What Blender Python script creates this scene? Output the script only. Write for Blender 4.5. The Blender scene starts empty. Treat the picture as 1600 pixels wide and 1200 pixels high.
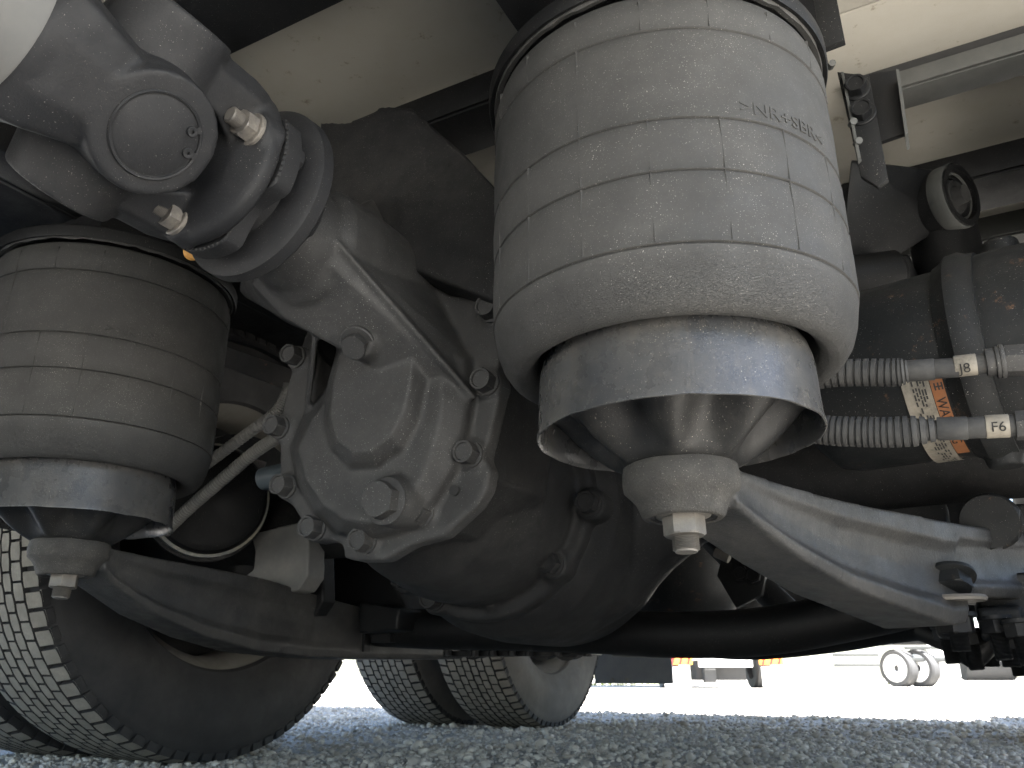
import bpy, bmesh, math, random
import numpy as np
from math import sin, cos, radians, pi, atan2, sqrt
from mathutils import Vector, Matrix, noise, Euler

random.seed(7)
rng = np.random.RandomState(7)
SC = bpy.context.scene
COL = SC.collection

# ------------------------------------------------------------------ camera
# world: +y = along the truck towards its tail, +x = towards the truck's right side, z = 0 gravel
F = 1250.0; PITCH = radians(20.2); AZ = radians(28.2)
CAM = Vector((0.0, 0.0, 0.165))
fw = Vector((-sin(AZ)*cos(PITCH), cos(AZ)*cos(PITCH), sin(PITCH)))
rt = Vector((cos(AZ), sin(AZ), 0.0)); up = rt.cross(fw)
cd = bpy.data.cameras.new('camera'); cam = bpy.data.objects.new('camera', cd); COL.objects.link(cam)
cam.matrix_world = Matrix(((rt.x, up.x, -fw.x, CAM.x), (rt.y, up.y, -fw.y, CAM.y), (rt.z, up.z, -fw.z, CAM.z), (0, 0, 0, 1)))
cd.sensor_width = 36; cd.lens = 36*F/1600; cd.clip_start = 0.02; cd.clip_end = 900
cd.dof.use_dof = True; cd.dof.focus_distance = 0.78; cd.dof.aperture_fstop = 18
SC.camera = cam

# ------------------------------------------------------------------ light
SUN_EL, SUN_AZ = radians(64), radians(95)        # azimuth measured from +y towards +x
W = bpy.data.worlds.new('World'); SC.world = W; W.use_nodes = True
nt = W.node_tree; nt.nodes.clear()
sky = nt.nodes.new('ShaderNodeTexSky'); sky.sky_type = 'NISHITA'; sky.sun_disc = False
sky.sun_elevation = SUN_EL; sky.sun_rotation = SUN_AZ
bg = nt.nodes.new('ShaderNodeBackground'); bg.inputs[1].default_value = 0.05
ow = nt.nodes.new('ShaderNodeOutputWorld')
nt.links.new(sky.outputs[0], bg.inputs[0]); nt.links.new(bg.outputs[0], ow.inputs[0])
sd = bpy.data.lights.new('sun', 'SUN'); sd.energy = 5.0; sd.angle = radians(0.5); sd.color = (1, 0.98, 0.96)
sun = bpy.data.objects.new('sun', sd); COL.objects.link(sun)
sdir = Vector((sin(SUN_AZ)*cos(SUN_EL), cos(SUN_AZ)*cos(SUN_EL), sin(SUN_EL)))
sun.rotation_euler = (-sdir).to_track_quat('-Z', 'Y').to_euler()
SC.view_settings.view_transform = 'Standard'; SC.view_settings.look = 'None'
SC.view_settings.gamma = 1; SC.view_settings.use_curve_mapping = False
SC.view_settings.exposure = 3.6
SC.cycles.max_bounces = 10; SC.cycles.diffuse_bounces = 8; SC.cycles.use_denoising = True
SC.cycles.sample_clamp_indirect = 20

# ------------------------------------------------------------------ measuring helpers (photo pixel -> point on a real plane of the truck)
def ray(px, py): return fw + rt*((px-800)/F) - up*((py-600)/F)
def on(px, py, ax, v):
    r = ray(px, py); t = (v-CAM[ax])/r[ax]; return CAM + r*t
def oy(px, py, y): return on(px, py, 1, y)
def at(px, py, d): return CAM + ray(px, py)*d

# ------------------------------------------------------------------ materials
MATS = {}
def nn(nt, t, **k):
    n = nt.nodes.new(t)
    for a, b in k.items(): setattr(n, a, b)
    return n
def ramp(nt, src, stops):
    r = nn(nt, 'ShaderNodeValToRGB'); els = r.color_ramp.elements
    while len(els) < len(stops): els.new(0.5)
    for e, (p, c) in zip(els, stops):
        e.position = p; e.color = (c, c, c, 1) if isinstance(c, (int, float)) else (*c, 1)
    nt.links.new(src, r.inputs[0]); return r.outputs[0]
def mix(nt, fac, a, b):
    m = nn(nt, 'ShaderNodeMix', data_type='RGBA')
    if isinstance(fac, (int, float)): m.inputs[0].default_value = fac
    else: nt.links.new(fac, m.inputs[0])
    for i, v in ((6, a), (7, b)):
        if isinstance(v, tuple): m.inputs[i].default_value = (*v, 1)
        else: nt.links.new(v, m.inputs[i])
    return m.outputs[2]
def noi(nt, co, scale, detail=4, rough=.55):
    n = nn(nt, 'ShaderNodeTexNoise'); n.inputs['Scale'].default_value = scale
    n.inputs['Detail'].default_value = detail; n.inputs['Roughness'].default_value = rough
    nt.links.new(co, n.inputs['Vector']); return n.outputs[0]
def mat(name, base, dust=None, dust_amt=.5, rough=.65, metal=0., bump=.0006, bscale=350, speck=None, speck_amt=.02,
        streak=None, rust=None, spec=.35, pscale=14, scratch=False, crack=False):
    if name in MATS: return MATS[name]
    m = bpy.data.materials.new(name); m.use_nodes = True; nt = m.node_tree
    b = nt.nodes['Principled BSDF']
    tc = nn(nt, 'ShaderNodeTexCoord'); co = tc.outputs['Object']
    col = base
    if dust:
        n1 = noi(nt, co, pscale, 6, .65); f = ramp(nt, n1, [(.36, 0.0), (.68, 1.0)])
        n2 = noi(nt, co, pscale*9, 5, .7); f2 = ramp(nt, n2, [(.3, .35), (.7, 1.0)])
        mm = nn(nt, 'ShaderNodeMath', operation='MULTIPLY'); nt.links.new(f, mm.inputs[0]); nt.links.new(f2, mm.inputs[1])
        m2 = nn(nt, 'ShaderNodeMath', operation='MULTIPLY'); nt.links.new(mm.outputs[0], m2.inputs[0]); m2.inputs[1].default_value = dust_amt
        col = mix(nt, m2.outputs[0], base, dust)
    if rust:
        n3 = noi(nt, co, 26, 8, .75); f = ramp(nt, n3, [(.60, 0.), (.66, .8)])
        col = mix(nt, f, col, rust)
    if streak:
        mp = nn(nt, 'ShaderNodeMapping'); mp.inputs['Scale'].default_value = (90, 90, 7); nt.links.new(co, mp.inputs[0])
        n4 = noi(nt, mp.outputs[0], 1.0, 4, .6); f = ramp(nt, n4, [(.55, 0.), (.8, .5)])
        col = mix(nt, f, col, streak)
    if speck:
        n5 = noi(nt, co, 820, 2, .5); p = .70 - speck_amt
        f = ramp(nt, n5, [(p, 0.), (p+.03, .8)])
        n6 = noi(nt, co, 18, 3, .5); f6 = ramp(nt, n6, [(.35, .25), (.65, 1.)])
        mm = nn(nt, 'ShaderNodeMath', operation='MULTIPLY'); nt.links.new(f, mm.inputs[0]); nt.links.new(f6, mm.inputs[1])
        col = mix(nt, mm.outputs[0], col, speck)
    if isinstance(col, tuple): b.inputs['Base Color'].default_value = (*col, 1)
    else: nt.links.new(col, b.inputs['Base Color'])
    b.inputs['Metallic'].default_value = metal
    b.inputs['Specular IOR Level'].default_value = spec
    nr = noi(nt, co, pscale*3, 4, .6)
    mr = nn(nt, 'ShaderNodeMapRange'); nt.links.new(nr, mr.inputs[0])
    mr.inputs[1].default_value = .3; mr.inputs[2].default_value = .7
    mr.inputs[3].default_value = max(.05, rough-.12); mr.inputs[4].default_value = min(1, rough+.12)
    nt.links.new(mr.outputs[0], b.inputs['Roughness'])
    if bump:
        nb = noi(nt, co, bscale, 6, .7)
        h = nb
        if crack:
            v = nn(nt, 'ShaderNodeTexVoronoi', feature='DISTANCE_TO_EDGE'); v.inputs['Scale'].default_value = 330
            mp = nn(nt, 'ShaderNodeMapping'); mp.inputs['Scale'].default_value = (1, 1, 2.6); nt.links.new(co, mp.inputs[0])
            wv = noi(nt, co, 60, 3); wm = nn(nt, 'ShaderNodeVectorMath', operation='MULTIPLY_ADD')
            nt.links.new(mp.outputs[0], wm.inputs[2]); nt.links.new(wv, wm.inputs[0]); wm.inputs[1].default_value = (.03, .03, .03)
            nt.links.new(wm.outputs[0], v.inputs['Vector'])
            f = ramp(nt, v.outputs['Distance'], [(0., 0.), (.09, 1.)])
            sx = nn(nt, 'ShaderNodeSeparateXYZ'); nt.links.new(co, sx.inputs[0])
            mz = nn(nt, 'ShaderNodeMapRange'); nt.links.new(sx.outputs[2], mz.inputs[0])
            mz.inputs[1].default_value = .160; mz.inputs[2].default_value = .120; mz.inputs[3].default_value = 0; mz.inputs[4].default_value = 1.6
            a1 = nn(nt, 'ShaderNodeMath', operation='MULTIPLY_ADD'); nt.links.new(f, a1.inputs[0]); nt.links.new(mz.outputs[0], a1.inputs[1]); nt.links.new(nb, a1.inputs[2])
            h = a1.outputs[0]
        bp = nn(nt, 'ShaderNodeBump'); bp.inputs['Strength'].default_value = 1.0; bp.inputs['Distance'].default_value = bump
        nt.links.new(h, bp.inputs['Height']); nt.links.new(bp.outputs[0], b.inputs['Normal'])
    MATS[name] = m; return m

DUST = (.26, .235, .20)
M_bell = mat('bellows_rubber', (.036, .036, .0352), (.078, .076, .072), .5, rough=.72, bump=.0005, bscale=260, speck=(.30, .29, .265), speck_amt=.028, pscale=9, crack=True)
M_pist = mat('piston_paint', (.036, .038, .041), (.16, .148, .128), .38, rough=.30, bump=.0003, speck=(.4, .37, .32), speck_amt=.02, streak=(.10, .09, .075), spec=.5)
M_cone = mat('shaded_piston_paint', (.010, .0104, .011), (.045, .043, .039), .4, spec=.25, rough=.42, bump=.0003, speck=(.4, .37, .32), speck_amt=.005)  # piston paint darkened so the cone looks less lit
M_cast = mat('shaded_cast_iron_paint', (.0092, .0094, .010), (.042, .0405, .038), .5, spec=.2, rough=.62, bump=.0007, bscale=420, speck=(.4, .39, .36), speck_amt=.0, pscale=7)  # gear case colour made darker; the carrier's shade is in the colour
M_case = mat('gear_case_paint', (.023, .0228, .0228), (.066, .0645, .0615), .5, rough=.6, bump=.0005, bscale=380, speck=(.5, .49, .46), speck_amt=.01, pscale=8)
M_black = mat('black_paint', (.0035, .0038, .0042), (.012, .0115, .011), .3, spec=.2, rough=.55, bump=.0004, pscale=6, speck=(.35, .33, .3), speck_amt=-.01)
M_arm = mat('forged_arm_paint', (.021, .0215, .022), (.085, .08, .072), .5, rough=.5, bump=.0008, bscale=260, pscale=12, speck=(.35, .33, .3), speck_amt=.0)
M_pad = mat('sand_cast_pad', (.038, .0365, .034), (.105, .098, .085), .55, rough=.75, bump=.0022, bscale=420, pscale=20, speck=(.4, .38, .33), speck_amt=.03)
M_nut = mat('dusty_zinc', (.14, .132, .12), (.24, .22, .19), .6, rough=.5, metal=.35, bump=.0004, pscale=50)
M_shaft = mat('shaft_paint', (.0115, .012, .0135), (.034, .033, .032), .4, rough=.62, spec=.28, bump=.0005, pscale=8, speck=(.35, .33, .3), speck_amt=-.01)
M_tube = mat('shaft_tube_grey', (.13, .13, .127), (.17, .165, .15), .5, rough=.4, bump=.0002)
M_cham = mat('chamber_paint', (.0078, .0088, .0095), (.026, .025, .0235), .4, spec=.2, rough=.55, bump=.0004, pscale=7, speck=(.45, .43, .40), speck_amt=-.005, rust=(.10, .055, .03))
M_hose = mat('hose_rubber', (.024, .0245, .025), (.085, .082, .075), .5, rough=.7, bump=.0003, pscale=30)
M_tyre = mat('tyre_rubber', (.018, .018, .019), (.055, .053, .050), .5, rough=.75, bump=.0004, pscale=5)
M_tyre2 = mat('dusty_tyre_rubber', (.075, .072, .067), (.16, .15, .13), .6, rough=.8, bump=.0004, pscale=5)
M_tread = mat('dusty_tread', (.17, .16, .137), (.30, .28, .24), .8, rough=.9, bump=.0012, bscale=500, pscale=22)
M_rim = mat('rim_steel', (.20, .19, .17), (.16, .14, .11), .6, rough=.55, bump=.0003, pscale=25)
M_floor = mat('floor_board_cream', (.30, .285, .25), (.24, .22, .18), .5, rough=.8, bump=.0003, pscale=5, rust=(.16, .14, .11))
M_frame = mat('frame_black', (.005, .0055, .0063), (.021, .0202, .0195), .38, spec=.25, rough=.55, bump=.0003, pscale=6, speck=(.4, .38, .33), speck_amt=-.01)
M_grey = mat('crossmember_grey', (.05, .053, .051), (.10, .095, .088), .5, rough=.6, bump=.0003, pscale=8)
M_label = mat('dirty_label', (.20, .182, .15), (.06, .054, .044), 1.0, rough=.6, bump=0, pscale=45)
M_orange = mat('faded_orange', (.20, .075, .025), (.08, .05, .035), .8, rough=.6, bump=0, pscale=45)
M_ink = mat('black_ink', (.02, .02, .02), rough=.7, bump=0)
M_amber = mat('amber_plastic', (.75, .38, .10), rough=.3, bump=0)
M_white = mat('white_truck_paint', (.78, .78, .76), rough=.4, bump=0)
M_red = mat('red_reflector', (.55, .03, .02), rough=.4, bump=0)
M_yel = mat('orange_reflector', (.85, .38, .05), rough=.4, bump=0)
M_glass = mat('dark_window_glass', (.03, .035, .04), rough=.1, bump=0)
M_under = mat('far_underbody', (.05, .05, .05), rough=.7, bump=0)
M_flap = mat('mud_flap_rubber', (.11, .12, .13), (.2, .2, .2), .5, rough=.7, bump=.0003)
M_bare = mat('bright_worn_steel', (.55, .52, .47), rough=.35, metal=.6, bump=.0002)

# gravel material
def gravel_mat(name, dark, light, disp):
    m = bpy.data.materials.new(name); m.use_nodes = True; nt = m.node_tree; b = nt.nodes['Principled BSDF']
    co = nn(nt, 'ShaderNodeTexCoord').outputs['Object']
    v = nn(nt, 'ShaderNodeTexVoronoi'); v.inputs['Scale'].default_value = 90; nt.links.new(co, v.inputs['Vector'])
    g = nn(nt, 'ShaderNodeNewGeometry')
    bwn = nn(nt, 'ShaderNodeRGBToBW'); nt.links.new(v.outputs['Color'], bwn.inputs[0])
    f = ramp(nt, g.outputs['Random Per Island'] if disp else bwn.outputs[0], [(0., dark), (.6, tuple((a+c)/2 for a, c in zip(dark, light))), (1., light)])
    n = noi(nt, co, 2.5, 5); f2 = ramp(nt, n, [(.3, .8), (.7, 1.1)])
    mm = nn(nt, 'ShaderNodeMix', data_type='RGBA', blend_type='MULTIPLY'); mm.inputs[0].default_value = 1
    nt.links.new(f, mm.inputs[6]); nt.links.new(f2, mm.inputs[7])
    nt.links.new(mm.outputs[2], b.inputs['Base Color']); b.inputs['Roughness'].default_value = .9
    bp = nn(nt, 'ShaderNodeBump'); bp.inputs['Distance'].default_value = .004 if not disp else .0008
    nb = noi(nt, co, 160 if not disp else 500, 5, .7); nt.links.new(nb, bp.inputs['Height']); nt.links.new(bp.outputs[0], b.inputs['Normal'])
    return m
M_ground = gravel_mat('gravel_ground', (.30, .282, .25), (.56, .53, .475), False)
M_stone = gravel_mat('gravel_stone', (.37, .335, .285), (.79, .735, .64), True)

# ------------------------------------------------------------------ object helpers
def thing(name, label, cat, loc=(0, 0, 0), group=None):
    o = bpy.data.objects.new(name, None); COL.objects.link(o); o.location = loc
    o['label'] = label; o['category'] = cat
    if group: o['group'] = group
    o.empty_display_size = .05
    return o
def root_of(o):
    while o.parent: o = o.parent
    return o
def link(name, me, parent=None, loc=None):
    o = bpy.data.objects.new(name, me); COL.objects.link(o)
    if parent: o.parent = parent
    return o
def tag(o, label=None, cat=None, group=None, kind=None):
    for k, v in (('label', label), ('category', cat), ('group', group), ('kind', kind)):
        if v: o[k] = v
    return o
def smooth(me, ang=35):
    me.polygons.foreach_set('use_smooth', [True]*len(me.polygons))
    me.set_sharp_from_angle(angle=radians(ang))
def obj(name, bm, m, parent=None, ang=35, bevel=0, seg=2):
    """one mesh object from a bmesh given in world coordinates; its origin is that of its thing"""
    bmesh.ops.recalc_face_normals(bm, faces=bm.faces)
    if bevel:
        es = [e for e in bm.edges if len(e.link_faces) == 2 and e.calc_face_angle(0) > radians(28)]
        bmesh.ops.bevel(bm, geom=es, offset=bevel, segments=seg, profile=.6, affect='EDGES', clamp_overlap=True)
    me = bpy.data.meshes.new(name); bm.to_mesh(me); bm.free()
    if parent is not None:
        org = root_of(parent).location.copy()
    else:
        vs = [v.co for v in me.vertices]
        org = Vector((sum(v.x for v in vs)/len(vs), sum(v.y for v in vs)/len(vs), min(v.z for v in vs)))
    me.transform(Matrix.Translation(-org))
    me.materials.append(m); smooth(me, ang)
    o = link(name, me, parent)
    if parent is None: o.location = org
    return o
def cast(name, bm, m, parent, voxel=.0035, it=4, fac=.6):
    """fuse overlapping solids into one casting with soft fillets"""
    bmesh.ops.recalc_face_normals(bm, faces=bm.faces)
    me = bpy.data.meshes.new(name+'_raw'); bm.to_mesh(me); bm.free()
    t = bpy.data.objects.new(name+'_raw', me); COL.objects.link(t)
    r = t.modifiers.new('r', 'REMESH'); r.mode = 'VOXEL'; r.voxel_size = voxel; r.adaptivity = 0
    s = t.modifiers.new('s', 'SMOOTH'); s.iterations = it; s.factor = fac
    dg = bpy.context.evaluated_depsgraph_get(); dg.update()
    out = bpy.data.meshes.new_from_object(t.evaluated_get(dg))
    bpy.data.objects.remove(t); bpy.data.meshes.remove(me)
    out.name = name
    org = root_of(parent).location.copy() if parent else Vector((0, 0, 0))
    out.transform(Matrix.Translation(-org))
    out.materials.clear(); out.materials.append(m)
    out.polygons.foreach_set('use_smooth', [True]*len(out.polygons))
    return link(name, out, parent)

def frame_of(ax):
    ax = Vector(ax).normalized(); h = Vector((0, 0, 1)) if abs(ax.z) < .9 else Vector((1, 0, 0))
    u = h.cross(ax).normalized(); return u, ax.cross(u), ax
def cyl(bm, p0, p1, r0, r1=None, seg=32):
    p0, p1 = Vector(p0), Vector(p1); r1 = r0 if r1 is None else r1
    u, v, a = frame_of(p1-p0); A = []; B = []
    for i in range(seg):
        t = 2*pi*i/seg; d = u*cos(t)+v*sin(t)
        A.append(bm.verts.new(p0+d*r0)); B.append(bm.verts.new(p1+d*r1))
    for i in range(seg):
        j = (i+1) % seg; bm.faces.new((A[i], A[j], B[j], B[i]))
    bm.faces.new(A[::-1]); bm.faces.new(B)
def lathe(bm, prof, o, ax=(0, 0, 1), seg=64, closed=False, a0=0., a1=2*pi, ref=None):
    """prof: list of (radius, height along ax)"""
    o = Vector(o); u, v, a = frame_of(ax)
    if ref is not None: u = Vector(ref).normalized(); v = a.cross(u)
    full = abs(a1-a0-2*pi) < 1e-6; n = seg if full else seg+1; rings = []
    for r, h in prof:
        if r < 1e-6 and full: rings.append([bm.verts.new(o+a*h)]); continue
        rings.append([bm.verts.new(o+a*h+(u*cos(a0+(a1-a0)*i/seg)+v*sin(a0+(a1-a0)*i/seg))*r) for i in range(n)])
    pairs = list(zip(rings, rings[1:]))
    if closed: pairs.append((rings[-1], rings[0]))
    for R, S in pairs:
        for i in range(seg):
            j = (i+1) % n
            if len(R) == 1 and len(S) == 1: break
            if len(R) == 1: bm.faces.new((R[0], S[j], S[i]))
            elif len(S) == 1: bm.faces.new((R[i], R[j], S[0]))
            else: bm.faces.new((R[i], R[j], S[j], S[i]))
def box(bm, c, s, R=None):
    c = Vector(c); vs = []
    for dx in (-.5, .5):
        for dy in (-.5, .5):
            for dz in (-.5, .5):
                p = Vector((dx*s[0], dy*s[1], dz*s[2]))
                if R is not None: p = R @ p
                vs.append(bm.verts.new(c+p))
    for f in ((0, 1, 3, 2), (4, 6, 7, 5), (0, 4, 5, 1), (2, 3, 7, 6), (0, 2, 6, 4), (1, 5, 7, 3)):
        bm.faces.new([vs[i] for i in f])
def hull(bm, pts):
    vs = [bm.verts.new(Vector(p)) for p in pts]
    r = bmesh.ops.convex_hull(bm, input=vs)
    bmesh.ops.delete(bm, geom=[g for g in set(r['geom_interior']) | set(r['geom_unused']) if isinstance(g, bmesh.types.BMVert)], context='VERTS')
def prism(bm, pts, vec, scale=1.0):
    pts = [Vector(p) for p in pts]; vec = Vector(vec); c = sum(pts, Vector())/len(pts)
    A = [bm.verts.new(p) for p in pts]; B = [bm.verts.new(c+(p-c)*scale+vec) for p in pts]
    n = len(pts)
    for i in range(n): bm.faces.new((A[i], A[(i+1) % n], B[(i+1) % n], B[i]))
    bm.faces.new(A[::-1]); bm.faces.new(B)
def smooth_path(pts, n):
    pts = [Vector(p) for p in pts]; P = [pts[0]*2-pts[1]]+pts+[pts[-1]*2-pts[-2]]; out = []
    for i in range(1, len(P)-2):
        for k in range(n):
            t = k/n; a, b, c, d = P[i-1:i+3]
            out.append(.5*((2*b)+(c-a)*t+(2*a-5*b+4*c-d)*t*t+(3*b-a-3*c+d)*t**3))
    out.append(pts[-1]); return out
def tube(bm, path, rf, seg=16, cap=True):
    n = len(path); rings = []; u = None
    for i, p in enumerate(path):
        t = (path[min(i+1, n-1)]-path[max(i-1, 0)]).normalized()
        if u is None: u = frame_of(t)[0]
        u = (u-t*u.dot(t)).normalized(); v = t.cross(u)
        r = rf(i/(n-1)) if callable(rf) else rf
        rx, ry = r if isinstance(r, tuple) else (r, r)
        rings.append([bm.verts.new(p+u*cos(2*pi*k/seg)*rx+v*sin(2*pi*k/seg)*ry) for k in range(seg)])
    for R, S in zip(rings, rings[1:]):
        for k in range(seg): bm.faces.new((R[k], R[(k+1) % seg], S[(k+1) % seg], S[k]))
    if cap: bm.faces.new(rings[0][::-1]); bm.faces.new(rings[-1])
def section_loft(bm, secs):
    """secs: list of closed polygons (same count), joined in order and capped"""
    R = [[bm.verts.new(Vector(p)) for p in s] for s in secs]; n = len(R[0])
    for A, B in zip(R, R[1:]):
        for i in range(n): bm.faces.new((A[i], A[(i+1) % n], B[(i+1) % n], B[i]))
    bm.faces.new(R[0][::-1]); bm.faces.new(R[-1])
def text_bm(s, size, depth, xs=1.0):
    c = bpy.data.curves.new('t', 'FONT'); c.body = s; c.size = size; c.extrude = depth; c.resolution_u = 3
    t = bpy.data.objects.new('t', c); COL.objects.link(t)
    dg = bpy.context.evaluated_depsgraph_get(); me = bpy.data.meshes.new_from_object(t.evaluated_get(dg))
    bpy.data.objects.remove(t); bpy.data.curves.remove(c)
    bm = bmesh.new(); bm.from_mesh(me); bpy.data.meshes.remove(me)
    for k in range(3):
        es = [e for e in bm.edges if e.calc_length() > size*.35]
        if es: bmesh.ops.subdivide_edges(bm, edges=es, cuts=1)
    for v in bm.verts: v.co.x *= xs
    return bm
def wrap(bm, o, ax, ref, R, a0, h0, flip=1):
    """bend a flat text (x along the circumference, y along the axis) onto a cylinder"""
    a = Vector(ax).normalized(); u = Vector(ref).normalized(); w = a.cross(u); o = Vector(o)
    for v in bm.verts:
        t = a0+v.co.x/R*flip; r = R+v.co.z
        v.co = o+a*(h0+v.co.y)+(u*cos(t)+w*sin(t))*r
    return bm

# hex bolt meshes, shared; local +z = out of the head
def bolt_mesh(name, r, h, fl=1.28, dish=True, m=None, stud=None, fh=.18):
    bm = bmesh.new()
    lathe(bm, [(0, -.002), (r*fl, -.002), (r*fl, h*fh*.7), (r*fl*.93, h*fh), (0, h*fh)], (0, 0, 0), seg=28)
    def ring(rad, z, hx=True, n=24):
        out = []
        for i in range(n):
            t = 2*pi*i/n; k = rad
            if hx: k = rad*cos(pi/6)/cos((t % (pi/3))-pi/6)
            out.append(bm.verts.new((k*cos(t), k*sin(t), z)))
        return out
    R = [ring(r, h*fh*.6), ring(r, h*.93), ring(r*.9, h, False)]
    R += [ring(r*.74, h, False), ring(r*.68, h-r*.14, False)] if dish else [ring(r*.6, h*1.01, False)]
    for A, B in zip(R, R[1:]):
        for i in range(24): bm.faces.new((A[i], A[(i+1) % 24], B[(i+1) % 24], B[i]))
    bm.faces.new(R[-1])
    if stud:
        sr, sl = stud; prof = [(0, h*.5)]; k = 0; z = h*.6
        while z < h+sl: prof += [(sr, z), (sr*.86, z+.0007)]; z += .0015
        prof += [(sr*.8, h+sl+.001), (0, h+sl+.001)]
        lathe(bm, prof, (0, 0, 0), seg=24)
    bmesh.ops.recalc_face_normals(bm, faces=bm.faces)
    me = bpy.data.meshes.new(name); bm.to_mesh(me); bm.free(); me.materials.append(m or M_case); smooth(me, 32); return me
def place(me, name, parent, p, direction, spin=None):
    o = link(name, me, parent); org = root_of(parent).location if parent else Vector()
    q = Vector(direction).normalized().to_track_quat('Z', 'Y')
    rot = q.to_matrix().to_4x4() @ Matrix.Rotation(random.uniform(0, 6.28) if spin is None else spin, 4, 'Z')
    o.matrix_local = Matrix.Translation(Vector(p)-org) @ rot
    return o

# ------------------------------------------------------------------ ground
def build_ground():
    n = 90; bm = bmesh.new()
    def zz(x, y): return .010*noise.noise((x*1.7, y*1.7, 0)) + .004*noise.noise((x*7, y*7, 3))
    xs = sorted(set([-300, -80, -30, -14]+[-8+i*.16 for i in range(n)]+[8, 14, 30, 80, 300]))
    ys = sorted(set([-300, -60, -14]+[-3+i*.14 for i in range(n)]+[12, 17, 25, 40, 80, 200, 400]))
    g = [[bm.verts.new((x, y, zz(x, y) if -8 < x < 6.5 and -3 < y < 9.6 else 0)) for x in xs] for y in ys]
    for a, b in zip(g, g[1:]):
        for i in range(len(xs)-1): bm.faces.new((a[i], a[i+1], b[i+1], b[i]))
    me = bpy.data.meshes.new('ground'); bm.to_mesh(me); bm.free(); me.materials.append(M_ground); smooth(me, 60)
    o = link('ground', me); tag(o, kind='structure')
    # loose stones
    ico = bmesh.new(); bmesh.ops.create_icosphere(ico, subdivisions=1, radius=1)
    V0 = np.array([v.co[:] for v in ico.verts]); F0 = np.array([[v.index for v in f.verts] for f in ico.faces]); ico.free()
    N = 52000
    d = np.exp(rng.uniform(np.log(1.15), np.log(8.5), N*2)); px = rng.uniform(-250, 1850, N*2)
    X = (px-800)/1332*d
    x = X*cos(AZ)-d*sin(AZ); y = X*sin(AZ)+d*cos(AZ)
    x, y = x[:N], y[:N]; d = d[:N]
    s = np.clip(rng.lognormal(np.log(.0042), .45, N), .002, .016)*np.clip(.75+d*.13, 1, 1.5)
    z = np.array([.010*noise.noise((a*1.7, b*1.7, 0)) + .004*noise.noise((a*7, b*7, 3)) for a, b in zip(x, y)])
    sc = np.stack([s*rng.uniform(.7, 1.3, N), s*rng.uniform(.7, 1.3, N), s*rng.uniform(.45, .9, N)], 1)
    th = rng.uniform(0, 6.28, N); c, si = np.cos(th), np.sin(th)
    P = V0[None]*(1+rng.uniform(-.25, .25, (N, 12, 1)))*sc[:, None]
    tl = rng.uniform(-.5, .5, (N, 1)); P[:, :, 2] += P[:, :, 0]*tl
    Q = np.stack([P[..., 0]*c[:, None]-P[..., 1]*si[:, None], P[..., 0]*si[:, None]+P[..., 1]*c[:, None], P[..., 2]], 2)
    Q += np.stack([x, y, z+s*.25], 1)[:, None]
    Fa = (F0[None]+(np.arange(N)*12)[:, None, None]).reshape(-1, 3)
    me = bpy.data.meshes.new('gravel'); me.vertices.add(N*12); me.vertices.foreach_set('co', Q.astype(np.float32).ravel())
    me.loops.add(len(Fa)*3); me.loops.foreach_set('vertex_index', Fa.astype(np.int32).ravel())
    me.polygons.add(len(Fa)); me.polygons.foreach_set('loop_start', np.arange(0, len(Fa)*3, 3, dtype=np.int32))
    me.update(calc_edges=True); me.validate(); me.materials.append(M_stone)
    tag(link('gravel', me), 'loose grey gravel stones covering the yard under and beyond the truck', 'gravel', kind='stuff')
build_ground()

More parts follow.
